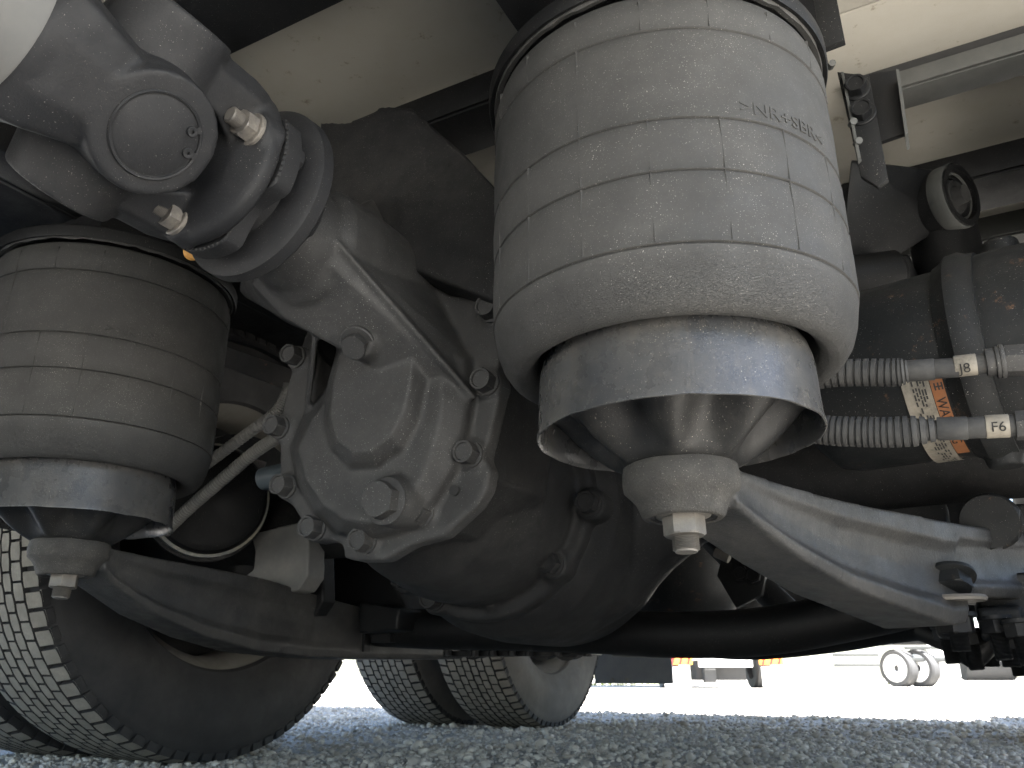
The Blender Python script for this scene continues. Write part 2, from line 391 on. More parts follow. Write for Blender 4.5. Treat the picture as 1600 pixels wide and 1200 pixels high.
# ------------------------------------------------------------------ truck body: floor boards, crossmembers, frame rails
XL, XR, YF, YR, ZF = -1.93, .575, -2.6, 4.0, 1.05
XC = -.675
def build_body():
    t = thing('cargo_body', 'cream cargo floor seen from underneath with dark metal crossmembers across it', 'truck body', (XC, 1.0, ZF))
    y = YF; 
    while y < YR-.01:
        y2 = min(y+.6, YR); bm = bmesh.new(); box(bm, (XC, (y+y2)/2, ZF+.02), (XR-XL, y2-y-.003, .04)); obj('floor_board', bm, M_floor, t, bevel=.0012); y = y2
    def beam(y0, y1, zb, m, x0=XL+.03, x1=XR-.03, lip=True):
        bm = bmesh.new()
        box(bm, ((x0+x1)/2, y0+.003, (ZF+zb)/2-.001), (x1-x0, .006, ZF-zb-.003))
        box(bm, ((x0+x1)/2, (y0+y1)/2+.004, zb-.002), (x1-x0, y1-y0, .005))
        return obj('crossmember', bm, m, t, bevel=.0008)
    beam(.50, .60, .995, M_frame, x1=-.05); beam(.86, .955, .995, M_frame, x1=-.03)
    bm = bmesh.new(); box(bm, (.26, 1.16, 1.034), (.56, .03, .028)); obj('gap_shade_strip', bm, M_ink, t)  # black strip put in for the shadow gap above the crossmember
    bm = bmesh.new(); box(bm, (.27, 1.128, 1.0065), (.54, .006, .027)); box(bm, (.27, 1.155, .9915), (.54, .05, .003)); obj('crossmember', bm, M_grey, t, bevel=.0008); beam(1.44, 1.56, .995, M_frame); beam(1.70, 1.76, 1.0, M_grey)
    for y0 in (-.5, 0.1, 2.1, 2.6, 3.1, 3.7): beam(y0, y0+.06, .995, M_frame)
    # walls of the box above
    bm = bmesh.new(); box(bm, (XL+.02, (YF+YR)/2, 2.35), (.04, YR-YF, 2.5)); obj('side_wall', bm, M_white, t)
    bm = bmesh.new(); box(bm, (XR-.02, (YF+YR)/2, 2.35), (.04, YR-YF, 2.5)); obj('side_wall', bm, M_white, t)
    bm = bmesh.new(); box(bm, (XC, YF+.02, 2.35), (XR-XL-.1, .04, 2.5)); obj('front_wall', bm, M_white, t)
    bm = bmesh.new(); box(bm, (XC, YR-.02, 2.35), (XR-XL-.1, .04, 2.5)); obj('rear_door', bm, M_white, t)
    bm = bmesh.new(); box(bm, (XC, (YF+YR)/2, 3.62), (XR-XL, YR-YF, .04)); obj('roof', bm, M_white, t)
    # side skirt added on the right in build_shade to block sun
    return t
body = build_body()

def build_frame():
    for x, s, lab in ((-.25, 1, 'right black channel frame rail with bolted brackets, behind the large air spring'), (-1.10, -1, 'left black channel frame rail in deep shade above the far air spring')):
        t = thing('frame_rail', lab, 'frame rail', (x, 1, .83), 'frame rails of the truck')
        bm = bmesh.new()
        box(bm, (x, .9, .93), (.008, 6.4, .20))
        box(bm, (x-s*.036, .9, .835), (.07, 6.4, .008)); box(bm, (x-s*.036, .9, 1.025), (.07, 6.4, .008))
        obj('rail', bm, M_frame, t, bevel=.001)
        nb = bolt_mesh('rail_bolt', .014, .012, m=M_frame)
        for y in np.arange(1.35 if s > 0 else .55, 2.4, .16):
            for z in (.875, .985): place(nb, 'bolt', t, (x+s*.004, y, z), (s, 0, 0))
build_frame()

def build_brackets():
    # hanger bracket between rail and floor, right of the air spring
    t = thing('body_bracket', 'black bolted angle bracket between frame rail and floor, right of the air spring', 'bracket', (.0, .95, .75))
    y = .93
    bm = bmesh.new(); prism(bm, [oy(*p, y) for p in [(1308, 112), (1358, 118), (1388, 280), (1372, 292), (1345, 275)]], (0, .008, 0)); obj('plate', bm, M_frame, t, bevel=.001)
    bm = bmesh.new(); prism(bm, [oy(*p, y+.02) for p in [(1357, 116), (1402, 108), (1417, 207), (1373, 222)]], (0, .008, 0)); obj('plate', bm, M_frame, t, bevel=.001)
    bm = bmesh.new(); prism(bm, [oy(*p, y-.01) for p in [(1314, 112), (1318, 112), (1345, 245), (1340, 250)]], (0, .03, 0)); obj('flange', bm, M_grey, t, bevel=.0005)
    bm = bmesh.new(); prism(bm, [oy(*p, y-.005) for p in [(1400, 108), (1405, 108), (1419, 207), (1414, 210)]], (0, .035, 0)); obj('flange', bm, M_grey, t)
    nb = bolt_mesh('bracket_bolt', .013, .016, m=M_frame)
    for p in [(1338, 140), (1347, 178)]: place(nb, 'bolt', t, oy(*p, y), (0, -1, 0))
    t = thing('spring_hanger', 'dark steel hanger plate ending under the floor beside the top of the air spring', 'bracket', (-.03, .85, .86))
    bm = bmesh.new(); prism(bm, [oy(*p, .82) for p in [(1262, -60), (1296, -60), (1320, 62), (1283, 76)]], (0, .01, 0)); obj('plate', bm, M_frame, t, bevel=.001)
    for p in [(1297, 105), (1330, 195), (1338, 225)]:
        q = oy(*p, .93); bm = bmesh.new(); cyl(bm, q, q+Vector((.004, -.012, -.004)), .0045, seg=8); obj('stud', bm, M_grey, t)
build_brackets()

# ------------------------------------------------------------------ air springs
def build_air_spring(ax, ay, label, ref_to):
    z0 = .333
    t = thing('air_spring', label, 'air spring', (ax, ay, z0), 'air springs of the axle')
    o = Vector((ax, ay, 0)); ref = (Vector(ref_to)-o); ref.z = 0; ref.normalize()
    R = .1775
    # bellows profile from the rolled lobe upward
    prof = [(.120, .520), (.134, .505), (.1345, .485), (.1355, .466), (.1390, .4535), (.146, .4465), (.155, .4455), (.1635, .4505), (.170, .460), (.1748, .474), (.1785, .495)]
    def rib(z):
        return [(R+.0012, z-.0022), (R+.0005, z-.0009), (R-.0012, z-.0003), (R+.0019, z+.0006), (R+.0014, z+.0020)]
    zs = [.497, .566, .619, .717]
    for k, z in enumerate(zs):
        prof += rib(z)
        nxt = zs[k+1] if k < 3 else .752
        for f in (.3, .6, .85): prof.append((R+.001+.0016*sin(pi*f), z+(nxt-z)*f))
    prof += [(R, .752), (R-.001, .757), (R-.003, .762), (R-.012, .767), (R-.05, .769)]
    bm = bmesh.new(); lathe(bm, prof, o, seg=160, ref=ref)
    for v in bm.verts:
        a = atan2(v.co.y-ay, v.co.x-ax); k = .0007*noise.noise((cos(a)*3, sin(a)*3, v.co.z*22))
        if v.co.z > .5: v.co.x += cos(a)*k; v.co.y += sin(a)*k
    bel = obj('bellows', bm, M_bell, t, ang=60)
    # vertical mould seams
    bm = bmesh.new()
    def seam(deg, za, zb, w=.0006, hgt=.0022):
        a = radians(deg); u, v = ref, Vector((-ref.y, ref.x, 0)); N = 10
        A = []
        for i in range(N+1):
            z = za+(zb-za)*i/N; j = .0006*noise.noise((deg, z*60, 1)); row = []
            for (da, dr) in ((-w*2.2, 0), (-w*.4, hgt), (w*.6, hgt), (w*2.0, -.0002)):
                aa = a+(da+j)/R; row.append(bm.verts.new(o+(u*cos(aa)+v*sin(aa))*(R+.0003+dr)+Vector((0, 0, z))))
            A.append(row)
        for p, q in zip(A, A[1:]):
            for k in range(3): bm.faces.new((p[k], p[k+1], q[k+1], q[k]))
    def flush():
        nonlocal bm
        obj('mould_seam', bm, M_bell, t, ang=60); bm = bmesh.new()
    for k in range(18):
        d = k*20-2
        for za, zb in ((.499, .565), (.568, .618), (.719, .752)): seam(d, za, zb); flush()
    seam(-22, .621, .719); flush(); seam(158, .621, .719); flush(); bm.free()
    # raised material marking
    tb = text_bm('>NR+SBR<', .0185, .0011, 1.18)
    wrap(tb, o, (0, 0, 1), ref, R+.0016, radians(24), .6265)
    obj('lettering', tb, M_bell, t, ang=30)
    # bead plate on top
    bm = bmesh.new(); lathe(bm, [(.10, .775), (.176, .775), (.180, .769), (.185, .767), (.1865, .771), (.1865, .784), (.183, .788), (.10, .788)], o, seg=96); box(bm, (ax, ay, .81), (.22, .24, .045)); obj('top_plate', bm, M_frame, t)
    bm = bmesh.new(); lathe(bm, [(.1735, .7685), (.1795, .7660), (.1812, .7705), (.176, .7725)], o, seg=96, closed=True)
    for v in bm.verts:
        a = atan2(v.co.y-ay, v.co.x-ax); k = .0030*noise.noise((cos(a)*9, sin(a)*9, 0))+.0015*noise.noise((cos(a)*30, sin(a)*30, 4)); v.co.z += k
    obj('bead', bm, M_bell, t)
    # piston shell
    bm = bmesh.new()
    lathe(bm, [(.10, .474), (.116, .472), (.1245, .4665), (.1295, .458), (.1322, .4475), (.1334, .436), (.1345, .392), (.1362, .384), (.1362, .3815), (.1348, .381), (.1325, .384), (.131, .395), (.129, .44), (.10, .45)], o, seg=128, ref=ref)
    for v in bm.verts:      # a dent on the side that faces out
        a = atan2((v.co-o).dot(Vector((-ref.y, ref.x, 0))), (v.co-o).dot(ref))
        g = math.exp(-((a+.72)/.10)**2-((v.co.z-.435)/.016)**2); dd = (v.co-o); dd.z = 0; v.co -= dd.normalized()*g*.004
        if v.co.z < .386: v.co.z += .0012*noise.noise((cos(a)*6, sin(a)*6, 2))
    obj('piston_shell', bm, M_pist, t, ang=45)
    # pressed cone with radial flutes inside the shell
    bm = bmesh.new(); rows = []
    for k in range(13):
        f = k/12; row = []
        for i in range(144):
            a = 2*pi*i/144
            fl = abs(((a*7/(2*pi)+.08) % 1)-.5)*2      # 0 in a flute, 1 on a ridge
            fl = fl*fl*(3-2*fl)
            r = .052+(.128-.052)*f
            z = .352+.062*f**1.05-.000*f
            amp = sin(pi*min(1, f*1.12))**.8
            z += .030*amp*(1-fl) - .006*amp
            row.append(bm.verts.new(o+(ref*cos(a)+Vector((-ref.y, ref.x, 0))*sin(a))*r+Vector((0, 0, z))))
        rows.append(row)
    for A, B in zip(rows, rows[1:]):
        for i in range(144): bm.faces.new((A[i], A[(i+1) % 144], B[(i+1) % 144], B[i]))
    bm.faces.new(rows[0])
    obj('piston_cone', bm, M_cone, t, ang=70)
    return t
A1 = Vector((-.211, .733, 0)); A2 = Vector((-1.143, .746, 0))
s1 = build_air_spring(A1.x, A1.y, 'large close grey rubber air spring with raised lettering, hanging before the axle', (0, 0, 0))
s2 = build_air_spring(A2.x, A2.y, 'far shaded air spring before the left wheel, cut by the left picture edge', (-.6, -.2, 0))

# ------------------------------------------------------------------ arms under the air springs
def build_arm(A, side, label, S):
    """forged arm: round pad under the piston, then a fluted beam that sweeps outward and back"""
    t = thing('suspension_arm', label, 'suspension arm', (A.x, A.y, .27), 'suspension arms under the air springs')
    bm = bmesh.new(); o = Vector((A.x, A.y, 0))
    lathe(bm, [(0, .352), (.050, .352), (.0528, .350), (.0530, .335), (.0515, .329), (.043, .320), (.038, .312), (.036, .306), (.027, .306), (.026, .312), (0, .312)], o, seg=64)
    # sections along the sweep: (y offset, x offset outward, z top, z bottom, half width, web inset)
    P = [o+Vector((side*s[1], s[0], 0)) for s in S]
    def sec(i):
        p = P[i]; tn = (P[min(i+1, len(P)-1)]-P[max(i-1, 0)]).normalized(); n = Vector((tn.y, -tn.x, 0))
        zt, zb, hw, inn = S[i][2:]; H = zt-zb; pts = []
        prof = [(-1, 1), (-1, .80), (-.9, .70), (-.0, .5), (-.9, .24), (-1, .13), (-.93, 0)]
        L = [(-hw if k != 3 else -(hw-inn), f) for k, (q, f) in enumerate(prof)]
        L[2] = (-(hw-inn*.7), .70); L[4] = (-(hw-inn*.8), .26); L[5] = (-hw*.98, .14); L[6] = (-hw*.86, 0)
        Rr = [(-a, f) for a, f in L[::-1]]
        return [p+n*a+Vector((0, 0, zb+H*f)) for a, f in L+Rr]
    section_loft(bm, [sec(i) for i in range(len(S))])
    cast('beam', bm, M_arm, t, voxel=.0025, it=4)
    # rough cast pad rim
    bm = bmesh.new(); lathe(bm, [(.030, .3535), (.0515, .3545), (.0542, .3525), (.0540, .3490), (.0550, .3475), (.0552, .337), (.0540, .3305), (.0480, .3250), (.0435, .3195), (.0405, .3125), (.0385, .3070), (.0365, .3050), (.031, .3052), (.030, .309)], o, seg=96, closed=True)
    for v in bm.verts:
        v.co += Vector((noise.noise(v.co*90), noise.noise(v.co*90+Vector((5, 0, 0))), 0))*.0006
    obj('pad', bm, M_pad, t, ang=70)
    me = bolt_mesh('stud_nut', .0195, .021, fl=1.32, dish=False, m=M_nut, stud=(.0125, .014), fh=.14)
    place(me, 'nut', t, (A.x, A.y, .3095), (0.03, -0.05, -1), .25)
    return t
arm1 = build_arm(A1, 1, 'near grey forged arm bolted under the large air spring and sweeping off to the right',
  [(.028, .010, .349, .314, .046, .003), (.06, .026, .348, .300, .042, .006), (.12, .052, .346, .277, .040, .011), (.20, .088, .343, .252, .042, .015), (.29, .136, .341, .233, .046, .017),
   (.35, .168, .339, .221, .050, .012), (.372, .180, .339, .224, .051, .010), (.382, .184, .339, .254, .051, .010), (.62, .31, .343, .262, .06, .003), (.80, .38, .34, .262, .06, .002)])
arm2 = build_arm(A2, -1, 'far shaded forged arm under the left air spring, running behind the gear case',
  [(.028, .004, .349, .314, .046, .003), (.06, .008, .348, .296, .042, .006), (.14, .016, .346, .262, .042, .011), (.26, .03, .345, .232, .044, .012), (.40, .05, .342, .212, .048, .010),
   (.56, .06, .325, .205, .052, .006), (.80, .05, .30, .205, .055, .003), (1.05, .0, .275, .21, .055, .002)])

def build_arm_fittings():
    t = thing('axle_clamp', 'dark clamp with large bolt heads and nuts on the right end of the near arm', 'clamp', (.03, 1.26, .2))
    hb = bolt_mesh('clamp_bolt', .036, .03, fl=1.0, dish=False, m=M_cham)
    q = oy(1548, 815, 1.18); place(hb, 'bolt', t, q, (-.1, -1, -.15), .3)
    bm = bmesh.new(); prism(bm, [oy(*p, 1.30) for p in [(1250, 720), (1360, 725), (1470, 768), (1484, 800), (1470, 860), (1430, 880), (1300, 830), (1240, 790), (1200, 740)]], (0, .12, 0)); cast('bracket', bm, M_cham, t, .004, 4)
    bm = bmesh.new(); prism(bm, [oy(*p, 1.22) for p in [(1510, 790), (1600, 785), (1700, 790), (1700, 850), (1510, 850)]], (0, .1, 0)); cast('block', bm, M_cham, t, .004, 3)
    bm = bmesh.new(); prism(bm, [oy(*p, 1.46) for p in [(1200, 640), (1700, 600), (1700, 690), (1600, 700), (1560, 722), (1540, 770), (1535, 788), (1700, 792), (1700, 900), (1200, 900)]], (0, .06, 0)); cast('spring_seat', bm, M_frame, t, .006, 3)
    # recess with bolt on the arm's side and washer/nuts below
    z = .247
    c = oy(1490, 908, 1.10)
    nb = bolt_mesh('arm_bolt', .024, .018, dish=False, m=M_cham); place(nb, 'bolt', t, oy(1480, 902, 1.085), (.1, -.5, -1), .2)
    bm = bmesh.new(); lathe(bm, [(0, 0), (.034, 0), (.036, .003), (.034, .006), (0, .006)], oy(1490, 940, 1.09), seg=32); obj('washer', bm, M_nut, t)
    nb2 = bolt_mesh('clamp_nut', .020, .022, fl=1.2, dish=False, m=M_frame, stud=(.011, .02))
    for p, y in [((1492, 960), 1.15), ((1570, 985), 1.2), ((1540, 990), 1.32), ((1600, 985), 1.3)]:
        place(nb2, 'nut', t, oy(*p, y), (0, 0, -1))
    st = bolt_mesh('clamp_stud', .017, .018, fl=1.1, dish=False, m=M_frame, stud=(.010, .030))
    for p, y in [((1476, 978), 1.28), ((1512, 985), 1.24), ((1553, 965), 1.16), ((1590, 970), 1.14), ((1580, 1000), 1.4)]: place(st, 'nut', t, oy(*p, y), (.05, 0, -1))
    bm = bmesh.new()
    for p, w in [((1455, 945), 40), ((1525, 948), 80)]:
        a = oy(p[0], p[1], 1.17); b = oy(p[0]+w, p[1]+50, 1.17); box(bm, ((a.x+b.x)/2, 1.21, (a.z+b.z)/2), (abs(b.x-a.x), .08, abs(b.z-a.z)))
    a = oy(1560, 945, 1.25); box(bm, (a.x+.1, 1.3, a.z), (.25, .2, .07))
    cast('clamp_plate', bm, M_frame, t, .004, 2)
    bm = bmesh.new()
    tube(bm, smooth_path([oy(1440, 985, 1.35), oy(1500, 1010, 1.32), oy(1520, 1025, 1.3), oy(1545, 1000, 1.3)], 6), .016, 12); obj('hook', bm, M_frame, t)
build_arm_fittings()

# ------------------------------------------------------------------ axle: carrier, cover, banjo housing
def build_axle():
    t = thing('drive_axle', 'dusty grey drive axle gear case with round bolted cover and drain plug', 'axle', (-.63, 1.1, .22))
    Y = .80
    # bolted front cover: flange outline with bolt lobes
    out = [(378, 402), (375, 456), (440, 500), (492, 522), (486, 545), (462, 543), (450, 560), (455, 578), (446, 610), (440, 645), (424, 660), (424, 680), (436, 692), (436, 735), (433, 755), (437, 775), (455, 790),
           (472, 815), (474, 832), (490, 846), (515, 845), (534, 850), (537, 872), (560, 877), (600, 876), (640, 852), (665, 845), (692, 838), (712, 820), (745, 790), (760, 765), (766, 735), (757, 712), (764, 690),
           (780, 620), (786, 600), (778, 575), (790, 500), (770, 470), (700, 460), (600, 400), (520, 370), (440, 385)]
    bm = bmesh.new(); prism(bm, [oy(*p, Y) for p in out], (0, .024, 0))
    # domed middle and the softly raised U shaped boss on it
    def pxloft(*secs): section_loft(bm, [[oy(*p, y) for p in pts] for pts, y in secs])
    pxloft(([(522, 590), (474, 648), (452, 700), (462, 755), (486, 805), (525, 838), (575, 848), (630, 838), (688, 795), (720, 745), (738, 690), (748, 630), (744, 560), (640, 470), (530, 520)], Y+.006),
           ([(524, 592), (478, 650), (456, 700), (466, 752), (492, 800), (530, 830), (576, 838), (624, 828), (672, 786), (702, 738), (720, 686), (730, 628), (726, 560), (640, 474), (532, 522)], Y-.018),
           ([(530, 600), (488, 655), (466, 700), (478, 746), (506, 788), (540, 812), (578, 818), (616, 806), (648, 766), (668, 722), (682, 676), (690, 622), (690, 560), (635, 484), (536, 526)], Y-.040))
    pxloft(([(525, 545), (510, 600), (504, 660), (514, 706), (545, 738), (592, 736), (634, 710), (660, 662), (672, 600), (675, 545), (600, 515)], Y-.036),
           ([(528, 548), (515, 600), (510, 657), (520, 698), (548, 724), (586, 722), (622, 696), (646, 652), (657, 598), (660, 548), (600, 522)], Y-.052),
           ([(532, 552), (520, 600), (516, 652), (527, 688), (552, 706), (580, 704), (610, 680), (631, 640), (641, 595), (643, 552), (600, 530)], Y-.066))
    # sloping snout between bearing barrel and cover
    H = []
    for px, py, y in [(506, 362, .615), (470, 372, .60), (425, 400, .605), (392, 442, .635), (442, 497, .655), (540, 547, .705), (610, 556, .735), (650, 500, .725), (740, 622, .79), (640, 605, .76), (500, 520, .75), (735, 560, .80), (600, 300, .80), (430, 380, .80), (400, 470, .80)]:
        H.append(oy(px, py, y))
    hull(bm, H)
    # thin ribs
    hull(bm, [oy(*p) for p in [(490, 510, .695), (498, 512, .695), (474, 650, .79), (483, 650, .79), (490, 515, .80), (500, 518, .80)]])
    hull(bm, [oy(*p) for p in [(503, 360, .612), (511, 356, .612), (738, 628, .785), (746, 622, .785), (600, 400, .80), (740, 600, .81), (560, 340, .80)]])
    hull(bm, [oy(*p) for p in [(392, 425, .66), (380, 402, .72), (374, 455, .74), (382, 464, .76), (490, 524, .80), (495, 512, .74), (442, 497, .67)]])
    # bearing barrel
    za = .681; ax = -.62
    zb = .672
    lathe(bm, [(0, .585), (.056, .585), (.060, .60), (.066, .618), (.068, .628), (.078, .645), (.082, .70), (.082, .82), (0, .82)], (ax-.012, 0, zb-.006), (0, 1, 0), 48)
    # plug bosses
    for (px, py, r, y0) in [(560, 533, .022, .70), (602, 783, .029, .742)]:
        c = oy(px, py, y0); cyl(bm, c, c+Vector((0, .06, .01)), r, r*1.2, 32)
    for (px, py) in BOLTS1:
        c = oy(px, py, Y-.005); cyl(bm, c, c+Vector((0, .03, 0)), .0185, .0185, 20)
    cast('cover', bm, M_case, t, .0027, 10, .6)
    me = bolt_mesh('cover_bolt', .0148, .020, fl=1.12, m=M_case, fh=.12)
    for (px, py) in BOLTS1: place(me, 'bolt', t, oy(px, py, Y-.006), (.03, -1, -.04))
    big = bolt_mesh('drain_plug', .0225, .020, fl=1.25, dish=False, m=M_case, fh=.2)
    p1 = place(big, 'drain_plug', t, oy(603, 783, .742), (.05, -1, -.05), .4)
    p2 = place(bolt_mesh('filler_plug', .0165, .016, fl=1.4, dish=False, m=M_case, fh=.25), 'filler_plug', t, oy(560, 536, .702), (.1, -.75, -.75), .1)
    # hole in the right lobe of the flange
    bm = bmesh.new(); c = oy(709, 766, Y-.0035); cyl(bm, c, c+Vector((0, .004, 0)), .0065, seg=20); obj('dowel_hole', bm, M_ink, t)

    # carrier body behind the cover, swelling down to the ring flange
    bm = bmesh.new()
    back = [(470, 540), (455, 640), (455, 720), (490, 815), (580, 855), (690, 825), (760, 740), (780, 620), (785, 520), (740, 440), (640, 380), (520, 400)]
    prism(bm, [oy(*p, Y+.02) for p in back], (0, .16, 0), 1.02)
    cc = Vector((-.635, 0, .43))
    lathe(bm, [(0, .84), (.10, .86), (.145, .92), (.163, 1.0), (.163, 1.12), (0, 1.12)], cc, (0, 1, 0), 64)
    lathe(bm, [(0, 1.085), (.180, 1.085), (.185, 1.09), (.185, 1.12), (0, 1.12)], cc, (0, 1, 0), 72)
    lathe(bm, [(0, .77), (.09, .78), (.125, .84), (.150, .94), (.165, 1.08), (.165, 1.22), (.12, 1.32), (0, 1.34)], (-.655, 0, .655), (0, 1, 0), 64)
    top = [(490, 300), (500, 190), (545, 190), (598, 165), (642, 166), (685, 205), (722, 236), (780, 300), (800, 420), (770, 470), (640, 420), (540, 380)]
    prism(bm, [oy(*p, .76) for p in top], (0, .30, -.03), .92)
    # lobes at each ring bolt
    for (px, py) in BOLTS2:
        c = oy(px, py, 1.075); cyl(bm, c, c+Vector((0, .04, 0)), .024, .026, 20)
    # web rib from case to ring
    hull(bm, [oy(*p) for p in [(640, 860, .85), (625, 880, 1.10), (660, 850, .85), (720, 905, 1.08), (690, 900, 1.08), (780, 860, 1.08)]])
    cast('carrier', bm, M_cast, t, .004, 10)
    me2 = bolt_mesh('carrier_bolt', .0165, .020, fl=1.15, m=M_cast, fh=.14)
    for (px, py) in BOLTS2: place(me2, 'bolt', t, oy(px, py, 1.074), (.02, -1, 0))
    bm = bmesh.new()
    for p, r in [((709+123, 914), .0065), ((720, 790), .002)]:
        c = oy(*p, 1.083); cyl(bm, c, c+Vector((0, .003, 0)), r, seg=16)
    obj('dowel_hole', bm, M_ink, t)

    # banjo housing: round belly with tapering necks to both wheels
    bm = bmesh.new()
    lathe(bm, [(0, 1.11), (.185, 1.11), (.205, 1.15), (.212, 1.22), (.212, 1.38), (.19, 1.46), (.10, 1.50), (0, 1.505)], cc, (0, 1, 0), 72)
    for s in (-1, 1):
        secs = []
        for f, rz, ry, dz in [(0, .205, .14, 0), (.10, .190, .13, .0), (.17, .165, .11, .01), (.23, .12, .09, .02), (.29, .088, .075, .03), (.40, .07, .065, .035), (.62, .065, .06, .035), (.80, .065, .06, .035)]:
            secs.append([Vector((cc.x+s*f, 1.30+cos(a)*ry, .43+dz+sin(a)*rz)) for a in [2*pi*k/28 for k in range(28)]])
        section_loft(bm, secs)
    # shoulder seen right of the lower case
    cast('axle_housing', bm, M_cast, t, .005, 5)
    return t
BOLTS1 = [(463, 558), (437, 668), (448, 760), (493, 825), (571, 845), (660, 801), (735, 710), (761, 598), (768, 485)]
BOLTS2 = [(632, 904), (678, 936), (766, 928), (862, 881), (921, 787), (955, 690)]
axle = build_axle()

# ------------------------------------------------------------------ dipped cross tube below the axle
def build_cross_tube():
    t = thing('cross_tube', 'thick black curved cross tube running low behind the gear case', 'cross tube', (-.45, 1.5, .2))
    bm = bmesh.new()
    P = [Vector((-1.30, 1.50, .282)), Vector((-1.0, 1.50, .264)), Vector((-.80, 1.50, .258)), Vector((-.62, 1.5, .250)), Vector((-.45, 1.5, .240)), Vector((-.30, 1.5, .243)), Vector((-.15, 1.5, .266)), Vector((.0, 1.5, .295)), Vector((.15, 1.5, .32))]
    tube(bm, smooth_path(P, 8), lambda f: .041, 28)
    obj('tube', bm, M_black, t, ang=70)
    bm = bmesh.new(); tube(bm, smooth_path([oy(1080, 1008, 1.62), oy(1180, 1012, 1.62), oy(1300, 1000, 1.60), oy(1390, 985, 1.56), oy(1470, 975, 1.50)], 8), .022, 24); obj('lower_tube', bm, M_black, t)
    # flat plates and small bolts clamped under it
    bm = bmesh.new()
    for a in ((560, 1000), (600, 985)):
        c = oy(*a, 1.46); box(bm, c, (.05, .02, .05))
    a, b = oy(690, 1022, 1.55), oy(945, 1020, 1.62)
    box(bm, ((a.x+b.x)/2, 1.58, a.z), (b.x-a.x, .05, .012))
    for px in (700, 742, 770, 800, 826, 870, 918):
        c = oy(px, 1014, 1.54); cyl(bm, c+Vector((0, 0, -.014)), c+Vector((0, 0, .02)), .010, seg=10)
    for px in (745, 850, 890):
        c = oy(px, 1003, 1.6); lathe(bm, [(.02, -.02), (.036, -.02), (.036, .02), (.02, .02)], c, (0, 1, .1), 24, closed=True)
    obj('clamp_plate', bm, M_frame, t)
build_cross_tube()

